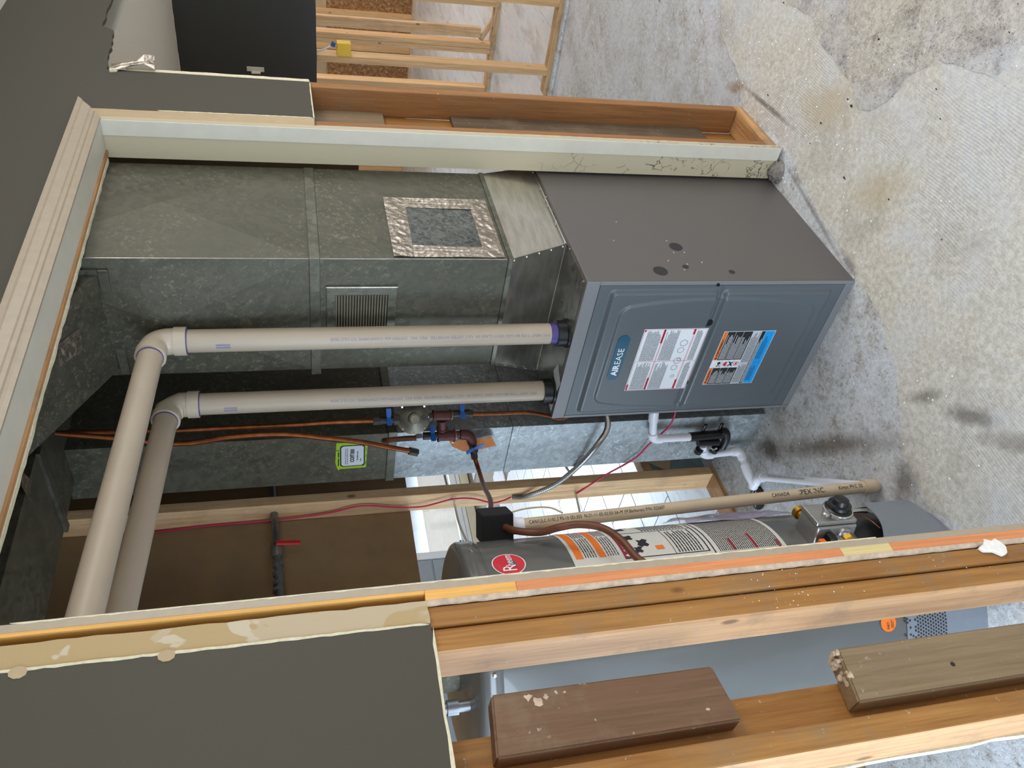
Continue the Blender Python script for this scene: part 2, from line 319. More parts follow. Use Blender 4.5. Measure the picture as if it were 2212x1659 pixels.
def lathe(bm, c, axis, prof, n=32):
    c = Vector(c); d = Vector(axis).normalized(); a, b = frame_of(d); rings = []
    for (r, h) in prof:
        rings.append([bm.verts.new(c+d*h+(a*math.cos(2*PI*k/n)+b*math.sin(2*PI*k/n))*max(r, 1e-5)) for k in range(n)])
    for x, y in zip(rings, rings[1:]):
        for k in range(n): bm.faces.new((x[k], x[(k+1)%n], y[(k+1)%n], y[k]))
    bm.faces.new(rings[0][::-1]); bm.faces.new(rings[-1]); return bm
def prism(bm, poly, vec):
    vec = Vector(vec); a = [bm.verts.new(Vector(p)) for p in poly]; b = [bm.verts.new(Vector(p)+vec) for p in poly]
    bm.faces.new(a[::-1]); bm.faces.new(b); n = len(a)
    for i in range(n): bm.faces.new((a[i], a[(i+1)%n], b[(i+1)%n], b[i]))
    bmesh.ops.recalc_face_normals(bm, faces=bm.faces); return bm
PRINTS = {'print_lines','white_print','small_print','label_print','label_rules','sticker_print','diagrams','pictograms','print_words','pipe_print','sticker_letters','orange_bars','red_rules','red_marks','black_field','side_screws','top_screws','sheet_screws','cover_screws','pen_marks','dried_compound','compound_lumps','badge_letters','oval_letters','sticker_word','danger_word','orange_band'}
def wpos(o):
    p = Vector((0,0,0))
    while o is not None: p += Vector(o.location); o = o.parent
    return p
def obj(name, bm, mat, parent=None, smooth=False, label=None, kind=None):
    bmesh.ops.recalc_face_normals(bm, faces=bm.faces)
    if parent is None:
        xs = [v.co for v in bm.verts]; mn = Vector([min(p[i] for p in xs) for i in range(3)]); mx = Vector([max(p[i] for p in xs) for i in range(3)])
        org = Vector(((mn.x+mx.x)/2, (mn.y+mx.y)/2, mn.z)); off = org
    else: off = wpos(parent); org = Vector((0,0,0))
    for v in bm.verts: v.co -= off
    me = bpy.data.meshes.new(name); bm.to_mesh(me); bm.free()
    o = bpy.data.objects.new(name, me); COL.objects.link(o); o.location = org
    if parent is not None: o.parent = parent
    me.materials.append(MAT[mat] if isinstance(mat, str) else mat)
    if smooth:
        for p in me.polygons: p.use_smooth = True
        md = o.modifiers.new('edges', 'EDGE_SPLIT'); md.split_angle = math.radians(38)
    if label: o['label'] = label
    if kind or name in PRINTS: o['kind'] = kind or 'stuff'
    return o
def tag(o, label, cat, group=None):
    o['label'] = label; o['category'] = cat
    if group: o['group'] = group
    return o
def thing(name, label, cat, loc, group=None):
    o = bpy.data.objects.new(name, None); COL.objects.link(o); o.location = loc; o.empty_display_size = .05
    return tag(o, label, cat, group)
def struct(name, bm, mat, smooth=False):
    o = obj(name, bm, mat, None, smooth); o['kind'] = 'structure'; return o
# flat print: fn(u, v) -> point on the surface, with a lift
def quads(rects, fn, seg=1):
    bm = nb()
    for (u0, v0, u1, v1) in rects:
        k = seg if abs(u1-u0) > .012 else 1
        prev = None
        for i in range(k+1):
            u = u0+(u1-u0)*i/k; a, b = bm.verts.new(fn(u, v0)), bm.verts.new(fn(u, v1))
            if prev: bm.faces.new((prev[0], a, b, prev[1]))
            prev = (a, b)
    return bm
def polyprint(poly, fn, bm=None):
    bm = bm or nb(); bm.faces.new([bm.verts.new(fn(u, v)) for u, v in poly]); return bm
def disc(cu, cv, ru, rv=None, n=20): return [(cu+ru*math.cos(2*PI*k/n), cv+(rv or ru)*math.sin(2*PI*k/n)) for k in range(n)]
_tmp = []
def text_bm(s, size, fn, u0, v0, bold=0, sx=1, align='LEFT'):
    cu = bpy.data.curves.new('print', 'FONT'); cu.body = s; cu.size = size; cu.offset = bold; cu.align_x = align; cu.resolution_u = 2
    o = bpy.data.objects.new('print', cu); COL.objects.link(o)
    dg = bpy.context.evaluated_depsgraph_get(); me = bpy.data.meshes.new_from_object(o.evaluated_get(dg))
    bm = nb(); bm.from_mesh(me); bpy.data.objects.remove(o, do_unlink=True); bpy.data.meshes.remove(me); bpy.data.curves.remove(cu)
    for v in bm.verts: v.co = Vector(fn(u0+v.co.x*sx, v0+v.co.y))
    return bm
def text(name, s, size, fn, u0, v0, mat, parent, **k): return obj(name, text_bm(s, size, fn, u0, v0, **k), mat, parent)
def text_lines(u0, v0, u1, v1, n, fill=.55, ragged=.25, word=.006, gap=.0016):
    out = []; h = (v1-v0)/n
    for i in range(n):
        y = v1-(i+.5)*h; x = u0; end = u1-(u1-u0)*ragged*random.random()**2
        while x < end:
            wd = word*random.uniform(.4, 1.6); out.append((x, y-h*fill/2, min(x+wd, end), y+h*fill/2)); x += wd+gap
    return out
# ------------------------------------------------------------------ the setting: floor
R3 = random.Random(3)
def poly_floor(pts, z, jit=.012, sub=6):
    out = []
    for i, (x, y) in enumerate(pts):
        x2, y2 = pts[(i+1) % len(pts)]
        L = math.hypot(x2-x, y2-y); n = max(1, min(sub, int(L/.03)))
        for k in range(n):
            t = k/n; j = jit if k else 0
            out.append((x+(x2-x)*t+R3.uniform(-j, j), y+(y2-y)*t+R3.uniform(-j, j), z))
    return out
floor = struct('floor', box(-6, -5, -.15, 3.43, 1.27, -.0035), 'slab')
obj('subfloor', box(-6, 1.27, -.15, 10, 8, -.013), 'grout', floor)
obj('subfloor', box(3.43, -5, -.15, 10, 1.27, -.013), 'grout', floor)
skim = [(1.62,-.26),(1.55,-.14),(1.447,-.104),(1.325,-.066),(1.205,.004),(.86,-.004),(.62,.055),(.30,.115),(.16,.13),(.02,.20),(-.16,.36),(-.34,.40),(-.52,.30),(-.66,.08),(-1.0,.1),(-2.6,.12),(-2.6,-3.2),(1.9,-3.2),(1.9,-.6)]
bm = prism(nb(), poly_floor(skim, -.0035, .008), (0,0,.0035)); obj('skim_coat', bm, 'skim', floor, label='tan trowelled skim coat with a ragged edge')
exposed = [(1.173,-.372),(.995,-.380),(.925,-.341),(.825,-.328),(.690,-.308),(.614,-.260),(.565,-.278),(.516,-.329),(.486,-.407),(.419,-.487),(.278,-.512),(.215,-.525),(.195,-.574),(.19,-.62),(.05,-.75),(-.2,-.95),(-.2,-1.6),(1.5,-1.6),(1.35,-.8)]
bm = prism(nb(), poly_floor(exposed, 0, .010), (0,0,.0016)); obj('flaked_patch', bm, 'exposed', floor, label='dark speckled patch of flaked concrete')
rough = [(1.3,-.02),(1.3,1.18),(-1.6,1.18),(-1.6,-.1),(-.3,-.02)]
bm = prism(nb(), poly_floor(rough, -.0036, .0), (0,0,.0032)); obj('pitted_patch', bm, 'rough_slab', floor, label='pitted old concrete of the furnace closet')
st = [(-.98,.11),(-2.2,.2),(-2.4,-.6),(-1.3,-.35),(-1.05,-.05)]
bm = prism(nb(), poly_floor(st, -.002, .012), (0,0,.0045)); obj('stained_patch', bm, 'stained', floor)
# loose bits of plaster swept over the floor: nobody could count them
bm = nb()
for i in range(420):
    if i % 3: x, y = R3.gauss(1.0, .45), R3.gauss(-.12, .22)
    else: x, y = R3.uniform(-.4, 1.2), R3.uniform(.08, 1.1)
    s = R3.uniform(.0012, .0045); a_ = R3.uniform(0, 3); z0 = .001
    p = [bm.verts.new((x+s*math.cos(a_+k*2.1), y+s*math.sin(a_+k*2.1), z0)) for k in range(3)]; q = bm.verts.new((x, y, z0+s*.8))
    for k in range(3): bm.faces.new((p[k], p[(k+1)%3], q))
gr = obj('plaster_crumbs', bm, 'plaster', floor, kind='stuff')
bm = nb()
for i in range(46):
    x, y = R3.uniform(.1, 2.4), R3.uniform(-.9, -.02); s = R3.uniform(.0015, .0065)**1.0
    p = [bm.verts.new((x+s*math.cos(k*1.05)*(1+.3*R3.random()), y+s*math.sin(k*1.05)*R3.uniform(.3,.9), .0024)) for k in range(6)]; bm.faces.new(p)
obj('dirt_specks', bm, 'dark_hole', floor, kind='stuff')
# tiles beyond the hall partition and behind the closet
tm = None
def tile(x, y, w_, h_):
    global tm
    if tm is None:
        o = obj('floor_tile', box(x, y, -.012, x+w_, y+h_, 0, bev=.0015), 'tile', floor); tm = o.data; tm_x = (x, y); tile.o = tm_x; return
    o = bpy.data.objects.new('floor_tile', tm); COL.objects.link(o); o.parent = floor; o.location = (x-tile.o[0], y-tile.o[1], 0)
tw, th = .652, .322
for i in range(2):
    for j in range(18):
        y = -1.0+j*.327
        if y < 4.7: tile(3.508+i*.657, y, tw, th)
for i in range(9):
    for j in range(13):
        x = -1.6+i*.657-(.33 if j % 2 else 0); y = 1.29+j*.327
        if x+tw < 3.3 and y < 5.0: tile(x, y, tw, th)
for i in range(7):
    for j in range(15): tile(4.824+i*.657, -.019+j*.327, tw, th)
obj('mortar_fillet', prism(nb(), [(-1.5,1.10,0),(-1.5,1.16,0),(-1.5,1.16,.022)], (2.0,0,0)), 'rough_slab', floor)
bm = nb(); bx(bm, 1.18, -3, -.004, 1.20, -3.01, 0)
bm.free()
ceil = struct('ceiling', box(-6, -5, 2.47, 3.40, 1.3, 2.52), 'ceiling')
bm = prism(nb(), [(1.25,.14,2.19),(2.72,.14,2.19),(3.40,.14,2.178),(3.40,.14,2.46),(1.25,.14,2.46)], (0,2.6,0)); obj('soffit', bm, 'ceiling', ceil, label='lowered white textured soffit')
obj('ceiling_panel', box(3.40, -5, 2.47, 9.6, 5.2, 2.52), 'ceiling', ceil)
obj('ceiling_panel', box(-6, 1.3, 2.47, 3.40, 5.2, 2.52), 'ceiling', ceil)

# ------------------------------------------------------------------ wall_front: sheet of grey drywall, studs, blocks, plates
def rag(a, b, n, amp, other):
    """points from a to b (x, z) with small jitter"""
    o = []
    for k in range(n):
        t = k/n; j = R3.uniform(-amp, amp) if k else 0
        o.append((a[0]+(b[0]-a[0])*t+(j if other == 'x' else 0), a[1]+(b[1]-a[1])*t+(j if other == 'z' else 0)))
    return o
pl = [(-2.4,1.43)] + rag((-2.4,1.424),(-.724,1.418),40,.0022,'z') + rag((-.724,1.418),(-.724,2.155),24,.001,'x') + [(-.724,2.155),(.940,2.155)] + rag((.936,2.15),(.936,1.527),14,.0012,'x')
pl += rag((.936,1.527),(1.183,1.532),6,.001,'z') + rag((1.183,1.532),(1.19,2.09),10,.002,'x') + rag((1.19,2.112),(1.513,2.129),12,.004,'z') + [(1.515,2.166)] + rag((1.515,2.166),(1.745,2.17),8,.003,'z') + [(2.6,2.18),(2.6,2.47),(-2.4,2.47)]
wf = struct('wall_front', prism(nb(), [(x,0,z) for x, z in pl], (0,.0127,0)), 'drywall_grey')
strip = rag((-.7235,1.418),(-.6845,1.418),3,.001,'z') + rag((-.6845,1.418),(-.6845,2.155),30,.0012,'x') + [(-.6845,2.155),(-.7235,2.155)]
obj('bare_paper_strip', prism(nb(), [(x,.0006,z) for x, z in strip], (0,.012,0)), 'torn', wf, label='strip of torn bare drywall paper where the casing was')
eg = rag((-.7262,1.42),(-.7262,2.15),60,.0009,'x') + [(-.7225,2.15)] + rag((-.7225,2.15),(-.7225,1.42),60,.0007,'x')
obj('paint_ridge', prism(nb(), [(x,-.0012,z) for x, z in eg], (0,.003,0)), 'drywall_edge', wf)
for z_, h_ in ((1.79,.02), (1.975,.02)):
    obj('compound_dab', prism(nb(), [(x,-.0016,z) for x, z in disc(-.728, z_, .009, h_*.6, 9)], (0,.002,0)), 'bare_strip', wf)
s2 = [(.8745,1.527),(.9355,1.527)] + rag((.9355,1.527),(.9355,2.10),20,.0008,'x') + [(.935,2.145),(.8745,2.086)]
obj('bare_paper_strip', prism(nb(), [(x,.0006,z) for x, z in s2], (0,.012,0)), 'bare_strip', wf, label='strip of bare drywall paper by the right jamb')
e2 = rag((.9345,1.53),(.9345,1.95),40,.0009,'x') + [(.938,1.95)] + rag((.938,1.95),(.938,1.53),40,.0009,'x')
obj('paint_ridge', prism(nb(), [(x,-.001,z) for x, z in e2], (0,.002,0)), 'drywall_edge', wf)
ed = [(1.1815,1.531),(1.199,1.534)] + rag((1.199,1.534),(1.205,2.04),22,.0018,'x') + [(1.203,2.06),(1.188,2.06)]
obj('gypsum_edge', prism(nb(), [(x,-.0008,z) for x, z in ed], (0,.0135,0)), 'drywall_edge', wf, label='snapped pale gypsum edge')
obj('gypsum_edge', prism(nb(), [(x,-.0006,z) for x, z in [(.937,1.5255)]+rag((.937,1.529),(1.182,1.5335),14,.0008,'z')+[(1.182,1.530)]], (0,.013,0)), 'drywall_edge', wf)
ej = [(-2.4,1.419)] + rag((-2.4,1.4245),(-.73,1.4185),60,.0014,'z') + rag((-.73,1.4145),(-2.4,1.420),60,.0014,'z')
obj('gypsum_edge', prism(nb(), [(x,-.0004,z) for x, z in ej], (0,.0133,0)), 'drywall_edge', wf)
# studs of the front wall
def shade_front(o):
    # shade on the narrow front face is painted in as browner lumber
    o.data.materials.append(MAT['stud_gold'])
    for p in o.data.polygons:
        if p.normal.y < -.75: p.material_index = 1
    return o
obj('stud', box(-.7225,.0095,.038,-.6905,.099,2.2, bev=.002), 'stud_gold', wf, label='golden jack stud beside the left jamb')
shade_front(obj('stud', box(-.7645,.0145,.038,-.7245,.1035,2.4, bev=.0075), 'stud_pale', wf, label='pale stud with rounded edges next to the jack stud'))
shade_front(obj('stud', box(-.992,.013,.0,-.954,.102,2.4, bev=.003), 'stud_pale', wf, label='leftmost knotty stud'))
obj('stud', box(-.9535,.063,.0,-.879,.102,2.4, bev=.003), 'stud_gold', wf, label='flat backing stud behind the nailed blocks')
obj('gypsum_edge', prism(nb(), [(x,.1025,z) for x, z in [(-.9535,0)]+rag((-.994,0),(-.994,1.5),30,.002,'x')+[(-.9535,1.5)]], (0,.014,0)), 'drywall_edge', wf)
obj('gypsum_edge', box(-.9535,.1025,1.30,-.872,.116,1.50), 'drywall_edge', wf)
bm = prism(nb(), [(-.928,.0235,.972),(-.839,.0235,.985),(-.836,.0235,1.342),(-.928,.0235,1.352)], (0,.0385,0))
bmesh.ops.bevel(bm, geom=list(bm.edges), offset=.003, segments=2, affect='EDGES')
blk = obj('nailed_block', bm, 'block_red', wf, label='short reddish brown block nailed to the backing stud')
bm = nb()
for x, z in ((-.905,1.29),(-.905,1.185),(-.893,1.045)): lathe(bm, (x,.0238,z), (0,-1,0), [(.0036,0),(.0036,.0006),(.002,.0009)], 10)
obj('nail_heads', bm, 'block_red', blk, kind='stuff')
bm = nb()
for (cx, cz, r_) in ((-.848,1.29,.008),(-.856,1.275,.010),(-.850,1.262,.006),(-.846,1.245,.004),(-.848,1.232,.003),(-.905,1.02,.004)):
    pts = [(cx+r_*R3.uniform(.3,1)*math.cos(k*PI/5), .0229, cz+r_*R3.uniform(.3,1.2)*math.sin(k*PI/5)) for k in range(10)]; bm.faces.new([bm.verts.new(p) for p in pts])
obj('dried_compound', bm, 'compound', blk)
bm = prism(nb(), [(-.928,.0235,.05),(-.839,.0235,.05),(-.839,.0235,.757),(-.930,.0235,.768)], (0,.0385,0))
bmesh.ops.bevel(bm, geom=list(bm.edges), offset=.003, segments=2, affect='EDGES')
blk = obj('nailed_block', bm, 'block_grey', wf, label='long dusty grey brown block nailed below the reddish one')
bm = nb()
for k in range(34): lathe(bm, (R3.uniform(-.895,-.842), R3.uniform(.026,.050), .758+R3.uniform(-.004,.003)), (0,0,1), [(R3.uniform(.003,.007),0),(R3.uniform(.002,.005),R3.uniform(.003,.008))], 6)
obj('compound_lumps', bm, 'compound', blk)
bm = lathe(nb(), (-.893,.0235,.565), (0,-1,0), [(.004,0),(.004,.0008)], 10); obj('nail_head', bm, 'iron', blk)
# compound crust on the outside of the left jamb, and chips
bm = nb(); n_ = 90
prev = None
for k in range(n_+1):
    z = .22+(1.42-.22)*k/n_; w1 = .0068+R3.uniform(-.0007,.0007)
    row = [bm.verts.new(p) for p in ((-.6832,.0008,z),(-.6832-w1*.5,.001+R3.uniform(0,.0016),z),(-.6832-w1,.0035+R3.uniform(0,.002),z),(-.6832-w1,.0095,z),(-.6832,.0095,z))]
    if prev:
        for i in range(4): bm.faces.new((prev[i], prev[i+1], row[i+1], row[i]))
    prev = row
obj('compound_crust', bm, 'compound', wf, label='crusty ridge of joint compound beside the left jamb')
bm = nb()
for k in range(46):
    x = R3.uniform(-.76,-.692); z = R3.gauss(.80,.045) if k % 2 else R3.uniform(.3,1.0); s = R3.uniform(.0004,.0014); y = .0093 if x > -.7225 else .0142
    bm.faces.new([bm.verts.new((x+s*math.cos(q*1.26)*R3.uniform(.6,1.3), y-.0003, z+s*math.sin(q*1.26)*R3.uniform(.6,1.3))) for q in range(5)])
obj('compound_specks', bm, 'plaster', wf, kind='stuff')
# right side of the doorway
obj('stud', box(.905,.013,.038,.944,.102,2.2, bev=.002), 'stud', wf, label='knotty stud beside the white jamb')
obj('shim', box(.8905,.012,.0,.9045,.098,2.1, bev=.001), 'stud_pale', wf)
obj('stud', box(1.175,.013,.038,1.212,.102,2.4, bev=.003), 'stud', wf, label='end stud of the wall')
obj('backing_board', box(.945,.1025,.0,1.1745,.121,2.4), 'stud_gold', wf, label='brown board at the back of the right bay')
obj('nailed_block', box(.955,.086,1.302,1.1745,.102,2.0, bev=.002), 'block_grey', wf, label='tan block at the top of the right bay')
obj('nailed_block', box(.955,.084,.165,1.1745,.102,1.079, bev=.002), 'block_dark', wf, label='long weathered grey block in the right bay')
obj('bottom_plate', box(.8905,.014,.0,1.213,.101,.037, bev=.003), 'stud_x', wf, label='dirty bottom plate at the wall end')
obj('bottom_plate', box(-.99,.064,.0,-.69,.101,.037, bev=.003), 'stud_x', wf)
obj('top_plate', box(-2.4,.0135,2.40,1.5,.101,2.465), 'stud_x', wf)
obj('header_board', box(-.70,.0135,2.11,1.2,.101,2.30), 'stud_x', wf)

# door frame: head casing, jambs
d1 = struct('door_1', box(-.665,.0,2.0885,.8725,.090,2.1065), 'white_paint')
prof = [(2.086,-.006),(2.094,-.009),(2.1005,-.009),(2.103,-.013),(2.111,-.0135),(2.114,-.0165),(2.134,-.0185),(2.1375,-.0215),(2.149,-.0215),(2.1495,0),(2.086,0)]
bm = nb()
L_ = [bm.verts.new((-.668-(z-2.086)*.0, y, z)) for z, y in prof]; R_ = [bm.verts.new((.8735+(z-2.086)*1.31, y, z)) for z, y in prof]
bm.faces.new(L_[::-1]); bm.faces.new(R_)
for i in range(len(prof)): bm.faces.new((L_[i], L_[(i+1)%len(prof)], R_[(i+1)%len(prof)], R_[i]))
obj('head_casing', bm, 'casing', d1, label='moulded taupe casing over the doorway')
obj('head_liner', box(-.66,.0905,2.083,.8725,.1015,2.10), 'stud_x', d1)
rg = rag((-.66,2.081),(.8725,2.081),60,.0014,'z')+[(.8725,2.097),(-.66,2.097)]
obj('torn_paper_edge', prism(nb(), [(x,.102,z) for x, z in rg], (0,.012,0)), 'drywall_edge', d1, label='ragged torn drywall edge behind the head')
a = N('chipped_cream_paint'); v = a.mapping(); wv = a.mix(.05, v, a.noise(v, 30)); vo = a.n('TexVoronoi', feature='DISTANCE_TO_EDGE'); vo.inputs['Scale'].default_value = 26; a.l(wv, vo.inputs['Vector'])
cr = a.mask(vo.outputs['Distance'], .03, .016)
sep = a.n('SeparateXYZ'); g_ = a.n('NewGeometry'); a.l(g_.outputs['Position'], sep.inputs[0])
zm = a.ramp(sep.outputs['Z'], [(.35, (1,1,1,1)), (1.0, (0,0,0,1))]); pm = a.mix(1, a.mask(a.noise(v, 13, 4), .50, .56), zm, 'MULTIPLY')
crk = a.mix(1, a.ramp(vo.outputs['Distance'], [(.012, (1,1,1,1)), (.03, (0,0,0,1))]), pm, 'MULTIPLY')
a.base(a.mix(crk, lin((190, 178, 150)), lin((84, 62, 44)))); a.set(.38); a.bump(crk, .3); MAT['chipped'] = a.m
j = obj('side_jamb', box(.8735,.0005,.012,.8895,.113,2.0885), 'chipped', d1, label='cream right jamb with cracked and chipped paint')
obj('jamb_face_strip', box(.8705,.001,.012,.8738,.046,2.0885, bev=.0008), 'white_paint', j, label='white painted front strip')
obj('jamb_edge', prism(nb(), [(x,-.0008,z) for x, z in rag((.8895,.02),(.8895,1.53),80,.0007,'x')+[(.8865,1.53),(.8865,.02)]], (0,.0012,0)), 'white_paint', j)
lj = obj('side_jamb', box(-.6655,.0,.0,-.6525,.113,2.0885, bev=.0008), 'casing', d1, label='taupe left jamb seen edge on')
segs = [(0,'pine_orange'),(.560,'pine_cream'),(.665,'pine_orange'),(1.272,'pine_yellow'),(1.42,'pine_yellow')]
for i, (z0, mt) in enumerate(segs):
    z1 = segs[i+1][0] if i+1 < len(segs) else 2.085
    obj('finger_joint_piece', box(-.6830 if i < 4 else -.6715,.0008,z0,-.6657,.112,z1-.0006), mt, d1)
obj('paint_edge', prism(nb(), [(x,-.0009,z) for x, z in rag((-.6535,.58),(-.6535,2.0),110,.0011,'x')+[(-.6512,2.0),(-.6512,.58)]], (0,.0018,0)), 'drywall_edge', lj, label='ragged cream line of old caulk')
bm = lathe(nb(), (.862,.078,0), (0,0,1), [(.040,0),(.036,.008),(.032,.018),(.022,.026),(.010,.031),(.002,.032)], 18)
for v_ in bm.verts: v_.co += Vector((R3.uniform(-.005,.005), R3.uniform(-.005,.005), R3.uniform(-.004,.004) if v_.co.z > .004 else 0))
obj('concrete_lump', bm, 'lump', floor)

# ------------------------------------------------------------------ back wall of the closet
wb = struct('wall_back', prism(nb(), [(x,1.251,z) for x, z in rag((-2.4,1.225),(3.4,1.225),60,.002,'z')+[(3.4,2.47),(-2.4,2.47)]], (0,.0127,0)), 'kraft')
obj('stud', box(.440,1.160,.040,.4785,1.2495,2.47, bev=.002), 'stud_back', wb, label='weathered stud standing free behind the water heater')
obj('stud', box(.030,1.160,.040,.0685,1.2495,2.47, bev=.002), 'stud_back', wb)
obj('bottom_plate', box(-2.0,1.160,.0,.4785,1.2495,.039, bev=.002), 'stud_x', wb, label='dusty bottom plate of the back wall')
obj('blocking', box(.4795,1.20,.262,1.2,1.2495,.30, bev=.002), 'stud_x', wb)
obj('sheet_panel', box(.482,1.250,.0,1.25,1.262,.2615), 'sheet', wb, label='blue grey sheet behind the return duct')
bm = prism(nb(), [(.60,1.244,.258),(.535,1.244,.165),(.60,1.244,.135),(.70,1.244,.18),(.72,1.244,.258)], (0,.005,0)); obj('broken_panel', bm, 'bare_strip', wb)
# right side panel of the closet
wr = struct('wall_right', box(1.30,.125,1.363,1.313,1.249,2.47), 'kraft')
obj('stud', box(1.314,.90,.0,1.352,.94,2.47), 'stud_far', wr)

# ------------------------------------------------------------------ partitions to the right
wh = struct('wall_hall', prism(nb(), [(3.400,y,z) for y, z in rag((-2.4,1.432),(2.6,1.432),50,.0018,'z')+[(2.6,2.177),(-2.4,2.177)]], (.0127,0,0)), 'drywall_dark')
for y in (-.42,-.02,.40,.812,1.42,1.83,2.24): obj('stud', box(3.413,y,.038,3.502,y+.038,2.47), 'stud_far', wh)
obj('bottom_plate', box(3.413,-2.4,.0,3.502,.975,.037, bev=.002), 'stud_y', wh, label='bottom plate at the edge of the tiles')
obj('bottom_plate', box(3.413,1.42,.0,3.502,2.6,.037, bev=.002), 'stud_y', wh)
obj('concrete_lip', box(3.36,-2.4,-.004,3.412,1.2,.012, bev=.004), 'rough_slab', wh)
wm = struct('wall_middle', box(4.95,-.4,.0,5.04,1.71,.038), 'stud_y')
for y, w_ in ((.10,.038),(.52,.038),(.938,.038),(1.257,.038),(1.297,.038),(1.612,.038),(2.6,.038),(3.0,.038)): obj('stud', box(4.95,y,.039,5.04,y+w_,2.46), 'stud_far', wm)
obj('stud', box(4.945,1.135,.13,4.983,1.212,2.46, bev=.002), 'stud_back', wm, label='wide flat stud cut short above the floor')
obj('diagonal_scrap', bx(nb(), 4.955,.98,.04,4.99,1.25,.075, rot=Matrix.Rotation(.5, 3, 'X')), 'stud_y', wm)
wo = struct('wall_outer', box(9.35,-2,.0,9.37,6.5,1.10), 'osb')
obj('upper_panel', box(9.352,-2,1.101,9.37,6.5,2.46), 'bare_strip', wo)
for k in range(14):
    y = .025+k*.43; obj('stud', box(9.26,y,.04,9.349,y+.042,2.46), 'stud_far', wo)
obj('bottom_plate', box(9.24,-2,.0,9.3495,6.5,.039), 'compound', wo)

# ------------------------------------------------------------------ rear wall with the low window
we = struct('wall_rear', box(-3.0,5.10,.0,2.80,5.16,2.46), 'siding')
for k in range(10): obj('siding_board', box(2.0,5.085,.02+k*.16,2.79,5.099,.165+k*.16, bev=.003), 'siding', we)
obj('wall_panel', box(6.6,5.10,.0,9.35,5.16,2.46), 'siding', we)
obj('wall_panel', box(2.80,5.10,2.0,6.6,5.16,2.46), 'siding', we)
obj('sill_trim', box(2.80,5.06,.0,6.6,5.16,.085, bev=.004), 'cream', we, label='cream trim below the window')
obj('sill_track', box(2.80,5.05,.092,6.6,5.15,.122, bev=.003), 'vinyl', we)
wi = struct('window_1', box(2.80,5.075,.123,2.87,5.15,2.0, bev=.004), 'vinyl')
obj('window_frame', box(2.872,5.085,.123,6.6,5.14,.185, bev=.004), 'vinyl', wi)
obj('window_frame', box(4.7,5.085,.186,4.77,5.14,2.0, bev=.004), 'vinyl', wi)
obj('pane', box(2.872,5.11,.186,4.699,5.116,1.99), 'glass', wi)
obj('pane', box(4.771,5.11,.186,6.6,5.116,1.99), 'glass', wi)
yard = struct('ground', box(-5,5.2,-.3,16,16,-.12), 'snow')
# ------------------------------------------------------------------ furnace
F = thing('furnace', 'dark grey upright gas furnace cabinet with two slate front panels inside the doorway', 'furnace', (.56, .387, 0))
obj('cabinet', box(.3035,.123,.0,1.045,.650,.838, bev=.002), 'cabinet', F, label='dark grey cabinet sides')
obj('top_plate', box(.318,.135,.8382,1.03,.638,.8398), 'galv_top', F, label='bare galvanized top of the cabinet')
fr = obj('front_flange', box(.3005,.1235,.800,.3034,.6495,.8385, bev=.0008), 'cabinet_trim', F)
obj('front_flange', box(.3005,.1235,.0,.3034,.135,.7995, bev=.0008), 'cabinet_trim', F)
obj('front_flange', box(.3005,.640,.0,.3034,.6495,.7995, bev=.0008), 'cabinet_trim', F)
obj('toe_strip', box(.3015,.1355,.0,.3034,.6395,.026), 'cabinet_trim', F)
def ss(t): t = max(0, min(1, t)); return t*t*(3-2*t)
def rrect(y, z, y0, y1, z0, z1, r):
    cy, cz = (y0+y1)/2, (z0+z1)/2; dy, dz = abs(y-cy)-(y1-y0)/2+r, abs(z-cz)-(z1-z0)/2+r
    return math.hypot(max(dy, 0), max(dz, 0))+min(max(dy, dz), 0)-r
def door(z0, z1, up):
    y0, y1 = .1365, .6385; ny, nz = 150, 110; bm = nb(); g = []
    for i in range(nz+1):
        z = z0+(z1-z0)*i/nz; row = []
        for k in range(ny+1):
            y = y0+(y1-y0)*k/ny
            e0 = .006 if up else .034; e1 = .032 if up else .006
            d = -rrect(y, z, y0+.012, y1-.012, z0+e0, z1-e1, .018)
            h = .002+.012*ss(d/.012)
            s = (z-z0)/(z1-z0) if up else (z1-z)/(z1-z0)
            W = .216-.050*max(0, s)**2.2; dz_ = (z1-.072-z) if up else (z-z0-.072)
            q = min(W-abs(y-.3875), dz_); q2 = -math.hypot(max(0, .03-(W-abs(y-.3875))), max(0, .03-dz_))+.03 if q > 0 else q
            h += .0055*ss((q2+.001)/.006)
            row.append(bm.verts.new((.3034-h, y, z)))
        g.append(row)
    for i in range(nz):
        for k in range(ny): bm.faces.new((g[i][k], g[i][k+1], g[i+1][k+1], g[i+1][k]))
    ring = [g[0][k] for k in range(ny+1)]+[g[i][ny] for i in range(1, nz+1)]+[g[nz][k] for k in range(ny-1, -1, -1)]+[g[i][0] for i in range(nz-1, 0, -1)]
    bk = [bm.verts.new((.3034, v.co.y, v.co.z)) for v in ring]; n = len(ring)
    for i in range(n): bm.faces.new((ring[i], ring[(i+1)%n], bk[(i+1)%n], bk[i]))
    o = obj('access_door', bm, 'door_paint', F)
    for p in o.data.polygons: p.use_smooth = True
    m_ = o.modifiers.new('e', 'EDGE_SPLIT'); m_.split_angle = math.radians(50)
    return o
dU = door(.4265, .797, True); dU['label'] = 'upper slate panel with the teal badge'
dL = door(.028, .4255, False); dL['label'] = 'lower slate panel with the black warning label'
for y in (.268, .509): obj('door_knob', lathe(nb(), (.2985,y,.429), (-1,0,0), [(.0115,0),(.0115,.004),(.009,.0075)], 20), 'black', F, smooth=True)
obj('door_knob', lathe(nb(), (.3000,.1335,.446), (-1,0,0), [(.005,0),(.005,.003)], 12), 'black', F)
FX = .2843
ff = lambda u, v: (FX, .3875-u, v)          # u to the right on the front
def fl(k): return lambda u, v: (FX-k, .3875-u, v)
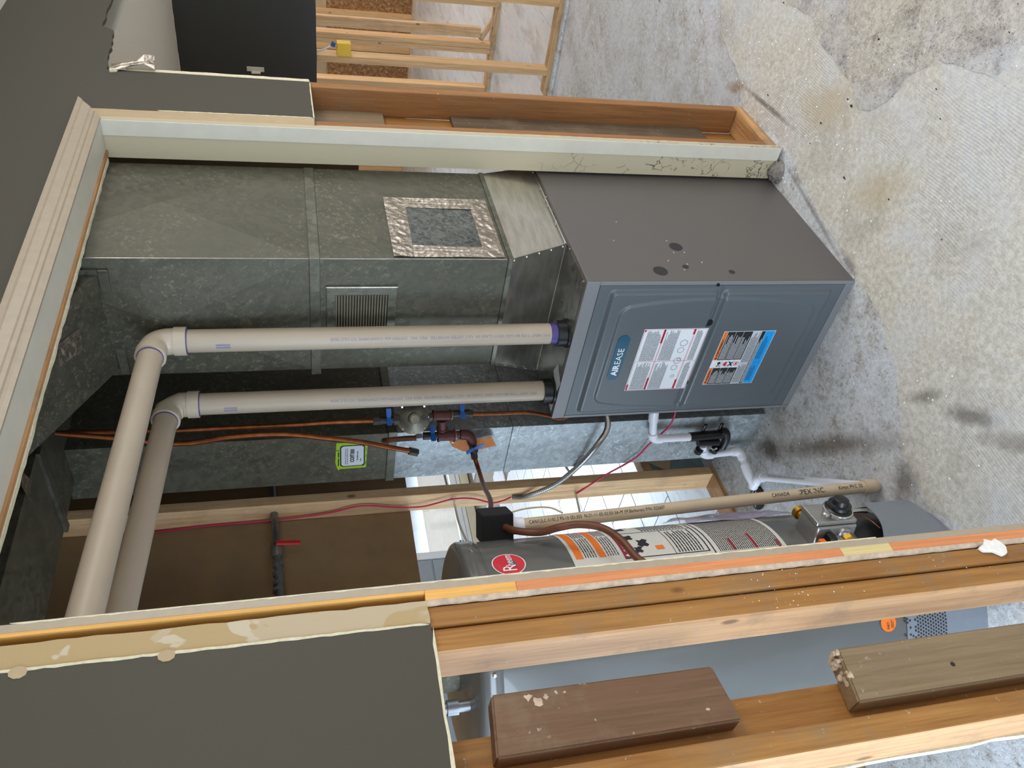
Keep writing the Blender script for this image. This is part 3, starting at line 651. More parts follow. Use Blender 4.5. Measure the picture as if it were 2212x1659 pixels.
# badge
def pill(cu, cv, hw, hh, n=10): return [(cu+hw-hh+hh*math.cos(t), cv+hh*math.sin(t)) for t in [(-.5+i/n)*PI for i in range(n+1)]]+[(cu-hw+hh+hh*math.cos(t), cv+hh*math.sin(t)) for t in [(.5+i/n)*PI for i in range(n+1)]]
bm = nb(); bm2 = prism(bm, [fl(.0002)(u, v) for u, v in pill(0, .6875, .088, .0185)], (-.0016,0,0))
bd = obj('badge', bm2, 'teal', F, label='teal oval maker badge')
text('badge_letters', 'AIR', .0265, fl(.0022), -.069, .678, 'badge_white', bd, bold=.0009, sx=1.05)
text('badge_letters', 'EASE', .0265, fl(.0022), -.0245, .678, 'badge_white', bd, sx=1.12)
# white instruction label
lb = obj('instruction_label', prism(nb(), [fl(.0002)(u, v) for u, v in ((-.1365,.4305),(.1085,.4305),(.1085,.6335),(-.1365,.6335))], (-.0003,0,0)), 'white_label', F, label='white instruction label with red border')
f6, f7 = fl(.0008), fl(.0011)
u0, u1, v0, v1 = -.1365, .1085, .4305, .6335
rr = [(u0+.002,v0+.002,u1-.002,v0+.003),(u0+.002,v1-.003,u1-.002,v1-.002),(u0+.002,v0+.002,u0+.003,v1-.002),(u1-.003,v0+.002,u1-.002,v1-.002),(-.0185,v0+.002,-.0175,v1-.002),
      (u0+.002,.567,u1-.002,.5682),(u0+.002,.5645,u1-.002,.5653),(u0+.002,.471,u1-.002,.472),(u0+.002,.4685,u1-.002,.4692),
      (u0+.002,.626,u0+.026,.632),(u0+.002,.565,-.085,.5712),(u0+.002,.469,-.096,.4755),(.098,.626,u1-.002,.632),(.054,.565,u1-.002,.5712),(.086,.469,u1-.002,.4755)]
obj('red_rules', quads(rr, f6), 'red_ink', lb)
tl = []
for (a_, b_) in ((u0+.005,-.0215),(-.0145,u1-.006)):
    tl += text_lines(a_, .574, b_, .621, 13, .5, .2, .005, .0009)+text_lines(a_, .518, b_, .560, 12, .5, .35, .005, .0009)+text_lines(a_, .443, b_, .463, 5, .5, .2, .005, .0009)
obj('print_lines', quads(tl, f7), 'grey_ink', lb)
bm = nb()
for cu in (-.045, .025):
    for du, dv, r_ in ((0,.495,.0105),(.028,.493,.012),(-.036,.49,.006)):
        for rr_ in (r_,): 
            P_ = disc(cu+du, dv, rr_, rr_, 18); Q_ = disc(cu+du, dv, rr_-.0012, rr_-.0012, 18)
            A_ = [bm.verts.new(f7(*p)) for p in P_]; B_ = [bm.verts.new(f7(*p)) for p in Q_]
            for i in range(18): bm.faces.new((A_[i], A_[(i+1)%18], B_[(i+1)%18], B_[i]))
obj('diagrams', bm, 'grey_ink', lb)
# black warning label
lb = obj('warning_label', prism(nb(), [fl(.0002)(u, v) for u, v in ((-.124,.200),(.0935,.200),(.0935,.3735),(-.124,.3735))], (-.0003,0,0)), 'white_label', F, label='black orange and blue warning label')
u0, u1, v0, v1 = -.1225, .092, .2015, .372; c0, c1 = -.053, -.0215
obj('black_field', quads([(u0,.277,c0-.0006,.3595),(c1+.0006,.277,u1,.3595),(u0,.2345,u1,.2465)], f6), 'black_ink', lb)
obj('orange_band', quads([(u0,.3605,c0-.0006,v1),(c1+.0006,.3605,u1,v1)], f6), 'orange_ink', lb)
obj('grey_field', quads([(u0,.2475,u1,.276)], f6), 'grey_label', lb)
obj('blue_field', quads([(u0,v0,u1,.2335)], f6), 'cyan_ink', lb)
text('print_words', 'WARNING', .0088, f7, u0+.016, .3628, 'black_ink', lb, bold=.0002)
text('print_words', 'AVERTISSEMENT', .0088, f7, c1+.014, .3628, 'black_ink', lb, bold=.0002, sx=1.1)
bm = polyprint([(u0+.004,.3625),(u0+.013,.3625),(u0+.0085,.3705)], f7); polyprint([(c1+.003,.3625),(c1+.012,.3625),(c1+.0075,.3705)], f7, bm)
bm2 = quads([(c0,.3385,c1,.3391),(c0,.3185,c1,.3191),(c0,.2985,c1,.2991),(u0,.2250,u1,.2254),(u0,.2125,u1,.2129),(-.034,v0,-.0335,.2335)], f7)
me_ = bpy.data.meshes.new('t'); bm2.to_mesh(me_); bm2.free(); bm.from_mesh(me_); bpy.data.meshes.remove(me_)
# pictograms: head, leak figure, crossed ignition source
for poly in (disc(-.034,.3475,.0062,.0055,12), [(-.049,.3515),(-.042,.3455),(-.0405,.349),(-.047,.3545)], [(-.0485,.3425),(-.044,.341),(-.043,.344),(-.047,.346)], [(-.049,.314),(-.044,.3155),(-.0375,.309),(-.0305,.315),(-.026,.3135),(-.033,.306),(-.028,.3005),(-.033,.3005),(-.0375,.304),(-.043,.3005),(-.048,.302),(-.042,.308)], disc(-.0372,.288,.0042,.003,8)): polyprint(poly, f7, bm)
obj('pictograms', bm, 'black_ink', lb)
obj('flame_sign', polyprint([(-.046,.321),(-.029,.321),(-.0275,.328),(-.031,.3265),(-.033,.334),(-.036,.328),(-.0385,.336),(-.041,.329),(-.045,.332),(-.0455,.327)], f7), 'red_ink', lb)
bm = nb(); A_ = [bm.verts.new(f7(*p)) for p in disc(-.0372,.288,.0088,.0088,24)]; B_ = [bm.verts.new(f7(*p)) for p in disc(-.0372,.288,.0074,.0074,24)]
for i in range(24): bm.faces.new((A_[i], A_[(i+1)%24], B_[(i+1)%24], B_[i]))
polyprint([(-.0435,.2935),(-.0425,.2945),(-.031,.2825),(-.032,.2815)], fl(.0012), bm); obj('prohibition_ring', bm, 'red_ink', lb)
wl = [(u0,.333,c0-.001,.3338),(u0,.307,c0-.001,.3078),(c1+.001,.333,u1,.3338),(c1+.001,.307,u1,.3078)]
for (z0, z1) in ((.336,.357),(.309,.331),(.280,.305)): wl += text_lines(u0+.004, z0, c0-.012, z1, 6, .34, .4, .012, .0006)+text_lines(c1+.004, z0, u1-.012, z1, 6, .34, .4, .012, .0006)
wl += text_lines(u0+.004,.236,u1-.03,.245,3,.4,.2,.01,.0008)
obj('white_print', quads(wl, f7), 'white_label', lb)
obj('small_print', quads(text_lines(u0+.003,.249,-.036,.2745,7,.45,.2,.004,.0008)+text_lines(-.032,.249,u1-.004,.2745,7,.45,.2,.004,.0008)+text_lines(u0+.012,.214,-.046,.231,4,.4,.4,.01,.001)+text_lines(-.02,.214,u1-.02,.231,4,.4,.4,.01,.001), f7), 'black_ink', lb)
# greasy fingerprint smudges, knockouts, screws on the right side
sf = lambda u, v: (u, .1222, v)
for (u, v, ru) in ((.471,.514,.0205),(.351,.607,.0215),(.371,.522,.0095),(.346,.386,.0095)):
    obj('knockout', lathe(nb(), (u,.1232,v), (0,-1,0), [(ru,0),(ru,.0006),(ru-.0012,.0009)], 28), 'dark_hole', F)
bm = nb()
for (u, v) in ((.502,.532),(.442,.498),(.441,.532),(.392,.462),(.50,.70),(.40,.565),(.60,.66),(.357,.531),(.384,.512)): lathe(bm, (u,.123,v), (0,-1,0), [(.003,0),(.0026,.0012),(.001,.0016)], 8)
obj('side_screws', bm, 'chrome', F)
bm = nb()
for p in ((.325,.14),(.325,.63),(.47,.134),(.62,.136),(.75,.134)): lathe(bm, (p[0],p[1],.8398), (0,0,1), [(.0035,0),(.0035,.0025),(.001,.003)], 10)
obj('top_screws', bm, 'chrome', F)
obj('small_label', prism(nb(), [(.352,.468,.8402),(.373,.512,.8402),(.315,.552,.8402),(.300,.500,.8402)], (0,0,.0004)), 'grey_label', F, label='pale folded wiring label on the cabinet top')
obj('small_label', prism(nb(), [(.318,.592,.8402),(.318,.632,.8402),(.34,.632,.8402),(.34,.592,.8402)], (0,0,.0004)), 'white_label', F)
for (cx, cy) in ((.348,.342),(.346,.570)):
    obj('vent_collar', lathe(nb(), (cx,cy,.8398), (0,0,1), [(.043,0),(.043,.006),(.038,.008),(.038,.034),(.0335,.034)], 32), 'black', F, smooth=True, label='black rubber vent collar')
obj('drain_grommet', lathe(nb(), (.345,.6502,.47), (0,1,0), [(.026,0),(.026,.004),(.018,.006)], 20), 'black', F)

# ------------------------------------------------------------------ supply plenum above the furnace
S = thing('supply_duct', 'tall galvanized supply plenum rising from the furnace top with grille and foil taped patch', 'duct', (.66,.31,.84))
def crossbreak(bm, p00, p10, p11, p01, nrm, d=.006):
    c = sum((Vector(p) for p in (p00, p10, p11, p01)), Vector())/4+Vector(nrm)*d
    v = [bm.verts.new(p) for p in (p00, p10, p11, p01)]; cv = bm.verts.new(c)
    for i in range(4): bm.faces.new((v[i], v[(i+1)%4], cv))
PX, PX2, PY, PY2 = .405, .862, .123, .505
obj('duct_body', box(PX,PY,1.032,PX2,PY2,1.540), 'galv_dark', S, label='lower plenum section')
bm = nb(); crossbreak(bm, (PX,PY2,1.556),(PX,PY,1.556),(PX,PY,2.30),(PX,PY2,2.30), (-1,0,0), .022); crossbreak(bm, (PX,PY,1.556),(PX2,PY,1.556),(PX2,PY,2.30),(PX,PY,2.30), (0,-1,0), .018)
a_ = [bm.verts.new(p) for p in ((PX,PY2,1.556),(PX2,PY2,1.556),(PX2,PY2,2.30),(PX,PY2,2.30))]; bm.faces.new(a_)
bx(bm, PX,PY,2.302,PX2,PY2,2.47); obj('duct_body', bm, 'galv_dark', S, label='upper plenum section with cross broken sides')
obj('seam_cleat', box(PX-.004,PY-.004,1.534,PX2,PY2+.018,1.562, bev=.002), 'galv_seam', S)
obj('seam_cleat', box(PX-.005,PY-.005,1.022,PX2,PY2+.006,1.036, bev=.0015), 'galv_seam', S)
bm = nb()
t = [(PX,PY,1.030),(PX2,PY,1.030),(PX2,PY2,1.030),(PX,PY2,1.030)]; b = [(.505,.139,.841),(.945,.139,.841),(.945,.630,.841),(.505,.630,.841)]
def sheet(pa, pb, pc, pd, name, lab, n=8, bul=.004):
    bm = nb(); g = []; A, B, C_, D = map(Vector, (pa, pb, pc, pd)); nr = (B-A).cross(D-A).normalized()
    for i in range(n+1):
        row = []
        for k in range(n+1):
            s, q = k/n, i/n; p = (A*(1-s)+B*s)*(1-q)+(D*(1-s)+C_*s)*q
            row.append(bm.verts.new(p+nr*(bul*math.sin(PI*s)*math.sin(PI*q)+.0016*math.sin(5*s+3*q)*math.sin(PI*s)*math.sin(PI*q))))
        g.append(row)
    for i in range(n):
        for k in range(n): bm.faces.new((g[i][k], g[i][k+1], g[i+1][k+1], g[i+1][k]))
    return obj(name, bm, 'galv_new', S, smooth=True, label=lab)
sheet(b[3], b[0], t[0], t[3], 'transition_panel', 'shiny sloping front transition panel')
sheet(b[0], b[1], t[1], t[0], 'transition_panel', 'shiny sloping side transition panel')
sheet(b[2], b[3], t[3], t[2], 'transition_panel', None)
bm = nb(); tube(bm, [b[0], t[0]], .0028, 6); tube(bm, [b[3], t[3]], .0028, 6); tube(bm, [b[3], b[0], b[1]], .003, 6); obj('folded_edge', bm, 'galv_new', S)
bm = nb()
for k in range(5): 
    p = Vector(b[0]).lerp(Vector(t[0]), .06+.22*k); lathe(bm, p+Vector((-.003,.004,0)), (-1,-.2,.2), [(.0035,0),(.003,.002),(.001,.003)], 8)
    p = Vector(b[3]).lerp(Vector(t[3]), .06+.22*k); lathe(bm, p+Vector((-.003,-.002,0)), (-1,.2,.2), [(.0035,0),(.003,.002),(.001,.003)], 8)
for k in range(5): lathe(bm, (.50+.1*k,.134,.848), (0,-1,.2), [(.003,0),(.001,.003)], 8)
obj('sheet_screws', bm, 'chrome', S)
# grille
gz0, gz1, gy0, gy1 = 1.333, 1.518, .210, .415
bm = nb()
for (y0, y1, z0, z1) in ((gy0,gy0+.026,gz0,gz1),(gy1-.026,gy1,gz0,gz1),(gy0+.026,gy1-.026,gz0,gz0+.022),(gy0+.026,gy1-.026,gz1-.022,gz1)): bx(bm, PX-.006, y0, z0, PX-.0005, y1, z1)
obj('corner_glint', tube(nb(), [(PX,PY,1.04),(PX,PY,2.46)], .0016, 6), 'galv_new', S)  # bright bead that paints in the highlight along the plenum corner
g = obj('vent_grille', bm, 'galv_seam', S, label='small louvred grille')
obj('grille_recess', box(PX-.0012,gy0+.026,gz0+.022,PX-.0004,gy1-.026,gz1-.022), 'dark_hole', g)
sl = None
for k in range(19):
    z = gz0+.0255+k*.0074
    if sl is None: sl = obj('slat', bx(nb(), PX-.0062,gy0+.027,z,PX-.0016,gy1-.027,z+.0034), 'slat', g); z00 = z
    else: o = sl.copy(); COL.objects.link(o); o.location.z += z-z00
obj('rim_bead', box(PX-.0085,gy0-.002,gz0-.002,PX-.001,gy0+.002,gz1+.002, bev=.001), 'galv_new', g)
# foil taped patch on the right side
obj('patch_panel', prism(nb(), [(.655,.1215,1.09),(.447,.1215,1.095),(.455,.1215,1.295),(.668,.1215,1.295)], (0,.0012,0)), 'patch', S, label='speckled galvanized patch')
def foil(poly, nm='foil_tape', par=None, n=20):
    # crumpled strip: grid over a quad in the plane y = .12
    A, B, C_, D = [Vector(p) for p in poly]; bm = nb(); g = []; m = 5; nr = (B-A).cross(D-A).normalized()
    for i in range(m+1):
        row = []
        for k in range(n+1):
            s, q = k/n, i/m; p = (A*(1-s)+B*s)*(1-q)+(D*(1-s)+C_*s)*q; ed = 1 if 0 < i < m else 0
            row.append(bm.verts.new(p+nr*(.0006+R3.uniform(0,.0022)*(ed or .3))))
        g.append(row)
    for i in range(m):
        for k in range(n): bm.faces.new((g[i][k], g[i][k+1], g[i+1][k+1], g[i+1][k]))
    return obj(nm, bm, 'foil', par or S)
y_ = .1212
foil([(.408,y_,1.045),(.455,y_,1.050),(.468,y_,1.34),(.412,y_,1.345)])
foil([(.645,y_,1.050),(.705,y_,1.045),(.708,y_,1.345),(.658,y_,1.335)])
foil([(.408,y_-.0006,1.045),(.705,y_-.0006,1.045),(.700,y_-.0006,1.098),(.412,y_-.0006,1.100)])
foil([(.412,y_-.0006,1.290),(.700,y_-.0006,1.285),(.706,y_-.0006,1.345),(.414,y_-.0006,1.345)])
obj('plug', lathe(nb(), (.772,.1228,2.036), (0,-1,0), [(.014,0),(.014,.003),(.008,.006)], 14), 'black', S)
obj('tape_scrap', prism(nb(), [(.70,.1195,1.632),(.688,.1195,1.638),(.676,.1195,1.650),(.690,.1195,1.647)], (0,.002,0)), 'compound', S)

# branch duct sloping up from the plenum
B_ = thing('branch_duct', 'angled galvanized branch duct leaving the top of the plenum with a foil scrap on it', 'duct', (.0,.31,2.05))
bm = prism(nb(), [(PX-.001,.165,2.055),(.055,.165,2.245),(-1.3,.165,2.255),(-1.3,.165,2.455),(PX-.001,.165,2.455)], (0,.308,0)); obj('duct_body', bm, 'galv_dark', B_)
obj('seam_cleat', box(PX-.014,.150,2.035,PX-.0015,.492,2.058, bev=.002), 'galv_seam', B_)
obj('seam_cleat', box(PX-.012,.150,2.058,PX-.0015,.1648,2.30), 'galv_seam', B_)
foil([(.245,.255,2.139),(.315,.262,2.101),(.305,.325,2.107),(.235,.318,2.145)], 'foil_scrap', B_, 8)
obj('seam_cleat', box(.03,.160,2.225,.055,.478,2.262, bev=.002), 'galv_seam', B_)

# ------------------------------------------------------------------ return duct
Rt = thing('return_duct', 'narrow galvanized return duct dropping to the floor behind the vent pipes', 'duct', (.66,.875,0))
obj('duct_body', box(.38,.765,.0,.97,.985,.905), 'galv_lit', Rt, label='lower section of the return duct with daylight painted in')
obj('duct_body', box(.38,.765,.9295,.97,.985,1.305), 'galv_lit', Rt)
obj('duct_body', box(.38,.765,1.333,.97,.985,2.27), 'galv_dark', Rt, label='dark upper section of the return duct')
obj('seam_cleat', box(.376,.759,.905,.97,.990,.929, bev=.0015), 'galv_lit', Rt)
obj('seam_cleat', box(.375,.757,1.305,.97,.992,1.333, bev=.002), 'galv_seam', Rt)
obj('return_trunk', box(-1.4,.585,2.25,.97,.905,2.455), 'galv_dark', Rt, label='overhead trunk of the return duct')
obj('trunk_cleat', box(.20,.58,2.24,.225,.91,2.2495), 'galv_seam', Rt)
foil([(.10,.53,2.248),(.13,.60,2.248),(.08,.62,2.248),(.07,.55,2.248)], 'foil_scrap', Rt, 8)
bm = nb()
for (p, q) in (((.3795,.835,.345),(.3795,.880,.340)),((.3795,.842,.315),(.3795,.885,.322)),((.3795,.845,.270),(.3795,.905,.262)),((.3795,.850,.225),(.3795,.90,.218))): tube(bm, [p, q], .0007, 4)
obj('pen_marks', bm, 'black_ink', Rt)
# service sticker
lf = lambda k: (lambda u, v: (.3795-k, .859-u, v))
sk = obj('service_sticker', prism(nb(), [lf(0)(u, v) for u, v in ((-.062,1.482),(-.060,1.398),(.060,1.395),(.062,1.492),(-.030,1.495),(-.058,1.489),(-.070,1.484))], (-.0008,0,0)), 'lime', Rt, label='lime green service sticker with a bordered white plate')
obj('sticker_border', prism(nb(), [lf(.0009)(u, v) for u, v in ((-.050,1.405),(-.042,1.402),(.044,1.4035),(.050,1.410),(.050,1.474),(.042,1.481),(-.044,1.480),(-.051,1.472))], (-.0003,0,0)), 'black_ink', sk)
obj('sticker_plate', prism(nb(), [lf(.0012)(u, v) for u, v in ((-.046,1.413),(-.039,1.406),(.040,1.4075),(.046,1.413),(.046,1.470),(.039,1.477),(-.040,1.476),(-.047,1.470))], (-.0003,0,0)), 'grey_label', sk)
text('sticker_word', 'COIT', .0165, lf(.0017), -.030, 1.437, 'black_ink', sk, bold=.0009, sx=.98)
obj('sticker_print', quads([(.010,1.436,.032,1.4485)]+text_lines(-.04,1.455,.040,1.466,2,.35,.1,.02,.002)+text_lines(-.022,1.421,.022,1.431,1,.4,.1,.01,.002)+[(-.028,1.414,-.014,1.417)], lf(.0017)), 'grey_ink', sk)
obj('sticker_print', quads([(-.045,1.3985,-.03,1.4),(-.01,1.3985,.004,1.4),(.02,1.3985,.034,1.4),(-.046,1.4835,-.01,1.487),(-.004,1.4835,.02,1.487)]+[(.026,1.4835,.03,1.4915)], lf(.0010)), 'black_ink', sk)

# ------------------------------------------------------------------ the two vent pipes
def arc(p0, c, p1, n=10):
    """quadratic bend p0 -> p1 with the corner c"""
    p0, c, p1 = map(Vector, (p0, c, p1)); return [p0*(1-t)**2+c*2*t*(1-t)+p1*t*t for t in [i/n for i in range(n+1)]]
def vent(name, label, base, top, end, mitre):
    bx_, by_ = base; T_ = Vector((bx_-.006, by_-.006, top)); E = Vector(end); d = (E-T_).normalized()
    root = thing(name, label, 'pipe', (bx_, by_, .86), 'vent pipes')
    B0 = Vector((bx_, by_, .862)); a0 = T_-Vector((0,0,.062)); a1 = T_+d*.062
    obj('pipe_run', tube(nb(), [B0, a0], .0302, 32), 'pvc', root, smooth=True)
    obj('pipe_run', tube(nb(), [a1, E], .0302, 32), 'pvc', root, smooth=True)
    if mitre: m1 = T_-Vector((0,0,.030)); m2 = T_+d*.030; path = [a0, m1, T_*.55+(m1+m2)*.225, m2, a1]; path = [a0, m1, m1.lerp(m2, .5), m2, a1]
    else: path = [a0]+arc(T_-Vector((0,0,.045)), T_, T_+d*.045)+[a1]
    e = obj('elbow', tube(nb(), path, .0345, 32), 'pvc_fit', root, smooth=True)
    obj('elbow_rim', tube(nb(), [a0-Vector((0,0,.016)), a0+Vector((0,0,.014))], .0375, 32), 'pvc_fit', e, smooth=True)
    obj('elbow_rim', tube(nb(), [a1-d*.014, a1+d*.010], .0372, 32), 'pvc_fit', e, smooth=True)
    obj('primer_ring', tube(nb(), [a0-Vector((0,0,.0185)), a0-Vector((0,0,.0158))], .0335, 32), 'purple', e)
    obj('primer_ring', tube(nb(), [a1+d*.0102, a1+d*.0135], .0315, 32), 'purple', e)
    # faded print along the pipe, read towards the elbow
    th0 = math.radians(-152)
    def pf(u, v): th = th0-v/.0302; return (bx_+(T_.x-bx_)*(u/1.05)+.0311*math.cos(th), by_+(T_.y-by_)*(u/1.05)+.0311*math.sin(th), .90+u)
    s = 'PVC VENT TYPE BH GAS VENT CLASS IIA  ULC LISTED INTERTEK  IPEX INC  SYSTEM 636 CONFORMS TO ULC S636'
    text('pipe_print', s, .0115, pf, 0, -.006, 'blue_ink', root, sx=1.05)
    obj('pipe_print', quads([(.865,.004,.90,.016)], pf), 'blue_ink', root)
    return root
vA = vent('vent_pipe', 'beige vent pipe nearer the camera, entering the cabinet by the right black collar', (.348,.342), 1.950, (-1.2,.125,1.978), False)
obj('primer_smear', tube(nb(), [(.348,.342,.874),(.348,.342,.894)], .0307, 32), 'purple', vA, label='purple primer smear at the foot')
vB = vent('vent_pipe', 'beige vent pipe farther from the camera, entering the cabinet by the left black collar', (.346,.570), 1.943, (-1.2,.300,1.985), True)

# ------------------------------------------------------------------ water heater
HC, HR = (-.448, .636), .25
H = thing('water_heater', 'tall dark grey cylindrical gas water heater behind the left jamb, plastered with warning labels', 'water heater', (HC[0], HC[1], 0))
def hz(r0, r1, z0, z1, n=96, extra=()):
    return lathe(nb(), (HC[0],HC[1],0), (0,0,1), [(r0,z0)]+list(extra)+[(r1,z1)], n)
obj('tank', lathe(nb(), (HC[0],HC[1],0), (0,0,1), [(.20,.03),(.25,.03),(.25,1.222)], 96), 'tank', H, smooth=True)
cap = obj('cap', lathe(nb(), (HC[0],HC[1],0), (0,0,1), [(.2532,1.214),(.2545,1.216),(.2545,1.250),(.250,1.256),(.235,1.262),(.12,1.272),(.001,1.276)], 96), 'tank', H, smooth=True, label='shallow domed cap with a rolled rim')
for az in (-34,-60,-129,-150): 
    c_, s_ = math.cos(math.radians(az)), math.sin(math.radians(az)); bm = lathe(nb(), (HC[0]+.2545*c_, HC[1]+.2545*s_, 1.233), (c_,s_,0), [(.005,0),(.005,.003),(.002,.004)], 12); obj('cap_screw', bm, 'chrome', cap)
obj('foot_ring', lathe(nb(), (HC[0],HC[1],0), (0,0,1), [(.21,0),(.235,0),(.235,.029)], 64), 'iron', H)
def cm(k, az0=-80, R=HR): return lambda u, v: (HC[0]+(R+k)*math.cos(math.radians(az0)+u/R), HC[1]+(R+k)*math.sin(math.radians(az0)+u/R), v)
# brand oval
em = obj('brand_oval', polyprint(disc(0,1.160,.0360,.0385,40), cm(.0008, -73)), 'white_label', H, label='red oval maker emblem')
obj('oval_field', polyprint(disc(0,1.160,.0336,.0361,40), cm(.0012, -73)), 'red_ink', em)
text('oval_letters', 'R', .046, cm(.0016, -73), -.026, 1.146, 'white_label', em, sx=.75)
text('oval_letters', 'heem', .026, cm(.0016, -73), -.009, 1.150, 'white_label', em, bold=.0002, sx=.70)
# wrap-round label
L0, L1 = -.085, .285
lab = obj('wrap_label', quads([(L0,.472,L1,1.012)], cm(.0006), 48), 'tank_label', H, label='large wrap round warning label')
f0, f1, f2 = cm(.0010), cm(.0013), cm(.0016)
obj('orange_bars', quads([(.022,.985,L1,1.003),(.022,.930,L1,.947),(.030,.780,.045,.800)], f1, 30), 'orange_ink', lab)
obj('maroon_bar', quads([(.008,.868,L1,.888)], f1, 30), 'maroon', lab)
text('danger_word', 'DANGER', .014, f2, .032, .8725, 'white_label', lab)
text('danger_word', 'DANGER', .014, f2, .125, .8725, 'white_label', lab)
obj('danger_sign', polyprint([(.012,.871),(.026,.871),(.019,.885)], f2), 'white_label', lab)
fk = [(.008,.672,.0105,.888),(.008,.672,L1,.6755),(.118,.675,.120,.868),(.008,.758,.118,.7595),(-.03,.660,.25,.6635),(-.03,.60,-.027,.6635)]
for z0 in (.955, .900):
    fk += text_lines(.024, z0-.004, .112, z0+.027, 5, .36, .1, .010, .0020)+text_lines(.118, z0-.004, .26, z0+.027, 5, .36, .1, .010, .0020)
fk += text_lines(.014,.684,.112,.752,9,.42,.35,.012,.0016)+text_lines(.126,.684,.25,.80,14,.42,.3,.012,.0016)
fk += text_lines(.004,.482,.245,.650,32,.5,.12,.009,.0012)
for z in (.985,.94,.63,.60,.575,.55,.525,.50): fk += text_lines(-.045,z-.009,-.006,z+.006,3,.5,.5,.006,.0012)
obj('label_print', quads(fk, f1, 8), 'black_ink', lab)
obj('label_rules', quads([(.0,.478,.0008,.655),(-.06,.5865,0,.5872),(-.06,.538,0,.5386)], f1), 'grey_ink', lab)
obj('red_marks', quads([(.004,.606,.045,.613),(.004,.548,.060,.555),(.17,.548,.21,.555),(-.045,.606,.0,.613),(-.045,.548,.0,.555),(-.02,.487,.026,.493)], f2, 10), 'maroon', lab)
bm = nb()
for (cu, cv, s) in ((.035,.845,1),(.060,.825,1.4),(.09,.85,1),(.16,.845,1.2),(.19,.825,1.2)):
    polyprint([(cu+x*s, cv+y*s) for x, y in ((-.011,-.005),(-.006,-.010),(.001,-.006),(.008,-.011),(.013,-.004),(.008,.002),(.011,.009),(.002,.007),(-.004,.011),(-.012,.006),(-.008,.001))], f2, bm)
obj('pictograms', bm, 'black_ink', lab)
# base jacket with perforated air band and loose front plate
obj('base_jacket', quads([(-.43,.0,-.045,.232),(-.045,.0,.30,.105)], cm(.0022), 40), 'jacket', H)
hp = []
for i in range(17):
    for k in range(26):
        u = -.305+k*.0082+(.0041 if i % 2 else 0); v = .122+i*.0072
        if v > .205 and R3.random() < .5: continue
        hp.append((u, v))
bm = nb()
for u, v in hp: polyprint(disc(u, v, .0030, .0030, 6), cm(.0028), bm)
obj('air_holes', bm, 'dark_hole', H, kind='stuff')
st = obj('round_sticker', polyprint(disc(-.214,.283,.020,.021,28), cm(.0032)), 'orange_ink', H, label='round orange sticker')
text('sticker_letters', 'NO', .010, cm(.0036), -.228, .281, 'black_ink', st); obj('sticker_letters', quads([(-.226,.274,-.208,.2755),(-.226,.270,-.212,.2715)], cm(.0036)), 'black_ink', st)
bm = nb(); g = []
for i in range(21):
    az = math.radians(-104+i*2.35); c_, s_ = math.cos(az), math.sin(az); zt = .262-.0042*i+.006*math.sin(i*.4)
    g.append([bm.verts.new((HC[0]+r_*c_, HC[1]+r_*s_, z)) for r_, z in ((.283,.052),(.283,zt),(.2805,zt),(.2805,.052))])
for p, q in zip(g, g[1:]):
    for k in range(4): bm.faces.new((p[k], p[(k+1)%4], q[(k+1)%4], q[k]))
bm.faces.new(g[0]); bm.faces.new(g[-1][::-1]); obj('burner_cover', bm, 'jacket', H, smooth=True, label='curved grey burner cover')
obj('burner_opening', quads([(-.04,.15,.12,.27)], cm(.0012), 20), 'black', H)
# gas control valve
vn = Vector((math.cos(math.radians(-76)), math.sin(math.radians(-76)), 0)); vr = Vector((-vn.y, vn.x, 0)); vc = Vector((-.378, .372, .355))
def vp(r, n, z): return vc+vr*r+vn*n+Vector((0,0,z))
def vbox(r0, r1, n0, n1, z0, z1, bev=.004):
    bm = box(r0, n0, z0, r1, n1, z1, bev=bev)
    for v in bm.verts: v.co = vp(v.co.x, v.co.y, v.co.z)
    return bm
gv = obj('gas_valve', vbox(-.036,.040,-.03,.035,-.052,.058), 'valve_metal', H, label='silver gas control valve')
obj('valve_face', vbox(-.030,.040,.0355,.047,-.052,.060,.003), 'valve_metal', gv)
obj('control_knob', lathe(nb(), vp(.010,.047,-.022), vn, [(.033,0),(.033,.006),(.026,.010),(.028,.012),(.028,.020),(.020,.022),(.018,.034),(.014,.036)], 36), 'black', gv, smooth=True, label='black temperature knob')
obj('knob_bezel', lathe(nb(), vp(.010,.0472,-.022), vn, [(.036,0),(.036,.004),(.034,.005)], 36), 'chrome', gv, smooth=True)
obj('pilot_button', lathe(nb(), vp(-.006,.047,.022), vn, [(.010,0),(.010,.008),(.007,.011)], 20), 'valve_metal', gv, smooth=True)
obj('valve_inlet', lathe(nb(), vp(-.036,.012,-.018), -vr, [(.020,0),(.020,.008),(.014,.010),(.014,.016)], 24), 'valve_metal', gv, smooth=True)
obj('brass_union', lathe(nb(), vp(-.052,.012,-.018), -vr, [(.016,0),(.016,.012),(.011,.013)], 6), 'brass', gv)
obj('wire_plug', vbox(-.062,-.037,.0,.022,.015,.034,.002), 'black', gv); obj('wire_plug', vbox(-.070,-.045,-.01,.012,.040,.056,.002), 'orange_ink', gv)
obj('valve_lever', vbox(-.060,-.036,-.004,.012,-.012,.010,.003), 'chrome', gv)
bt = obj('brass_stub', lathe(nb(), vp(.040,.004,.040), vr, [(.012,0),(.012,.016),(.017,.017),(.017,.030),(.012,.031)], 16), 'brass', H, smooth=True, label='brass drain stub beside the valve')
bm = tube(nb(), smooth_path([vp(.018,.024,-.052), vp(.024,.026,-.075), vp(.034,.018,-.110), vp(.050,.0,-.150)]), .0055, 12); obj('burner_tube', bm, 'chrome', H, smooth=True, label='bright burner tube')
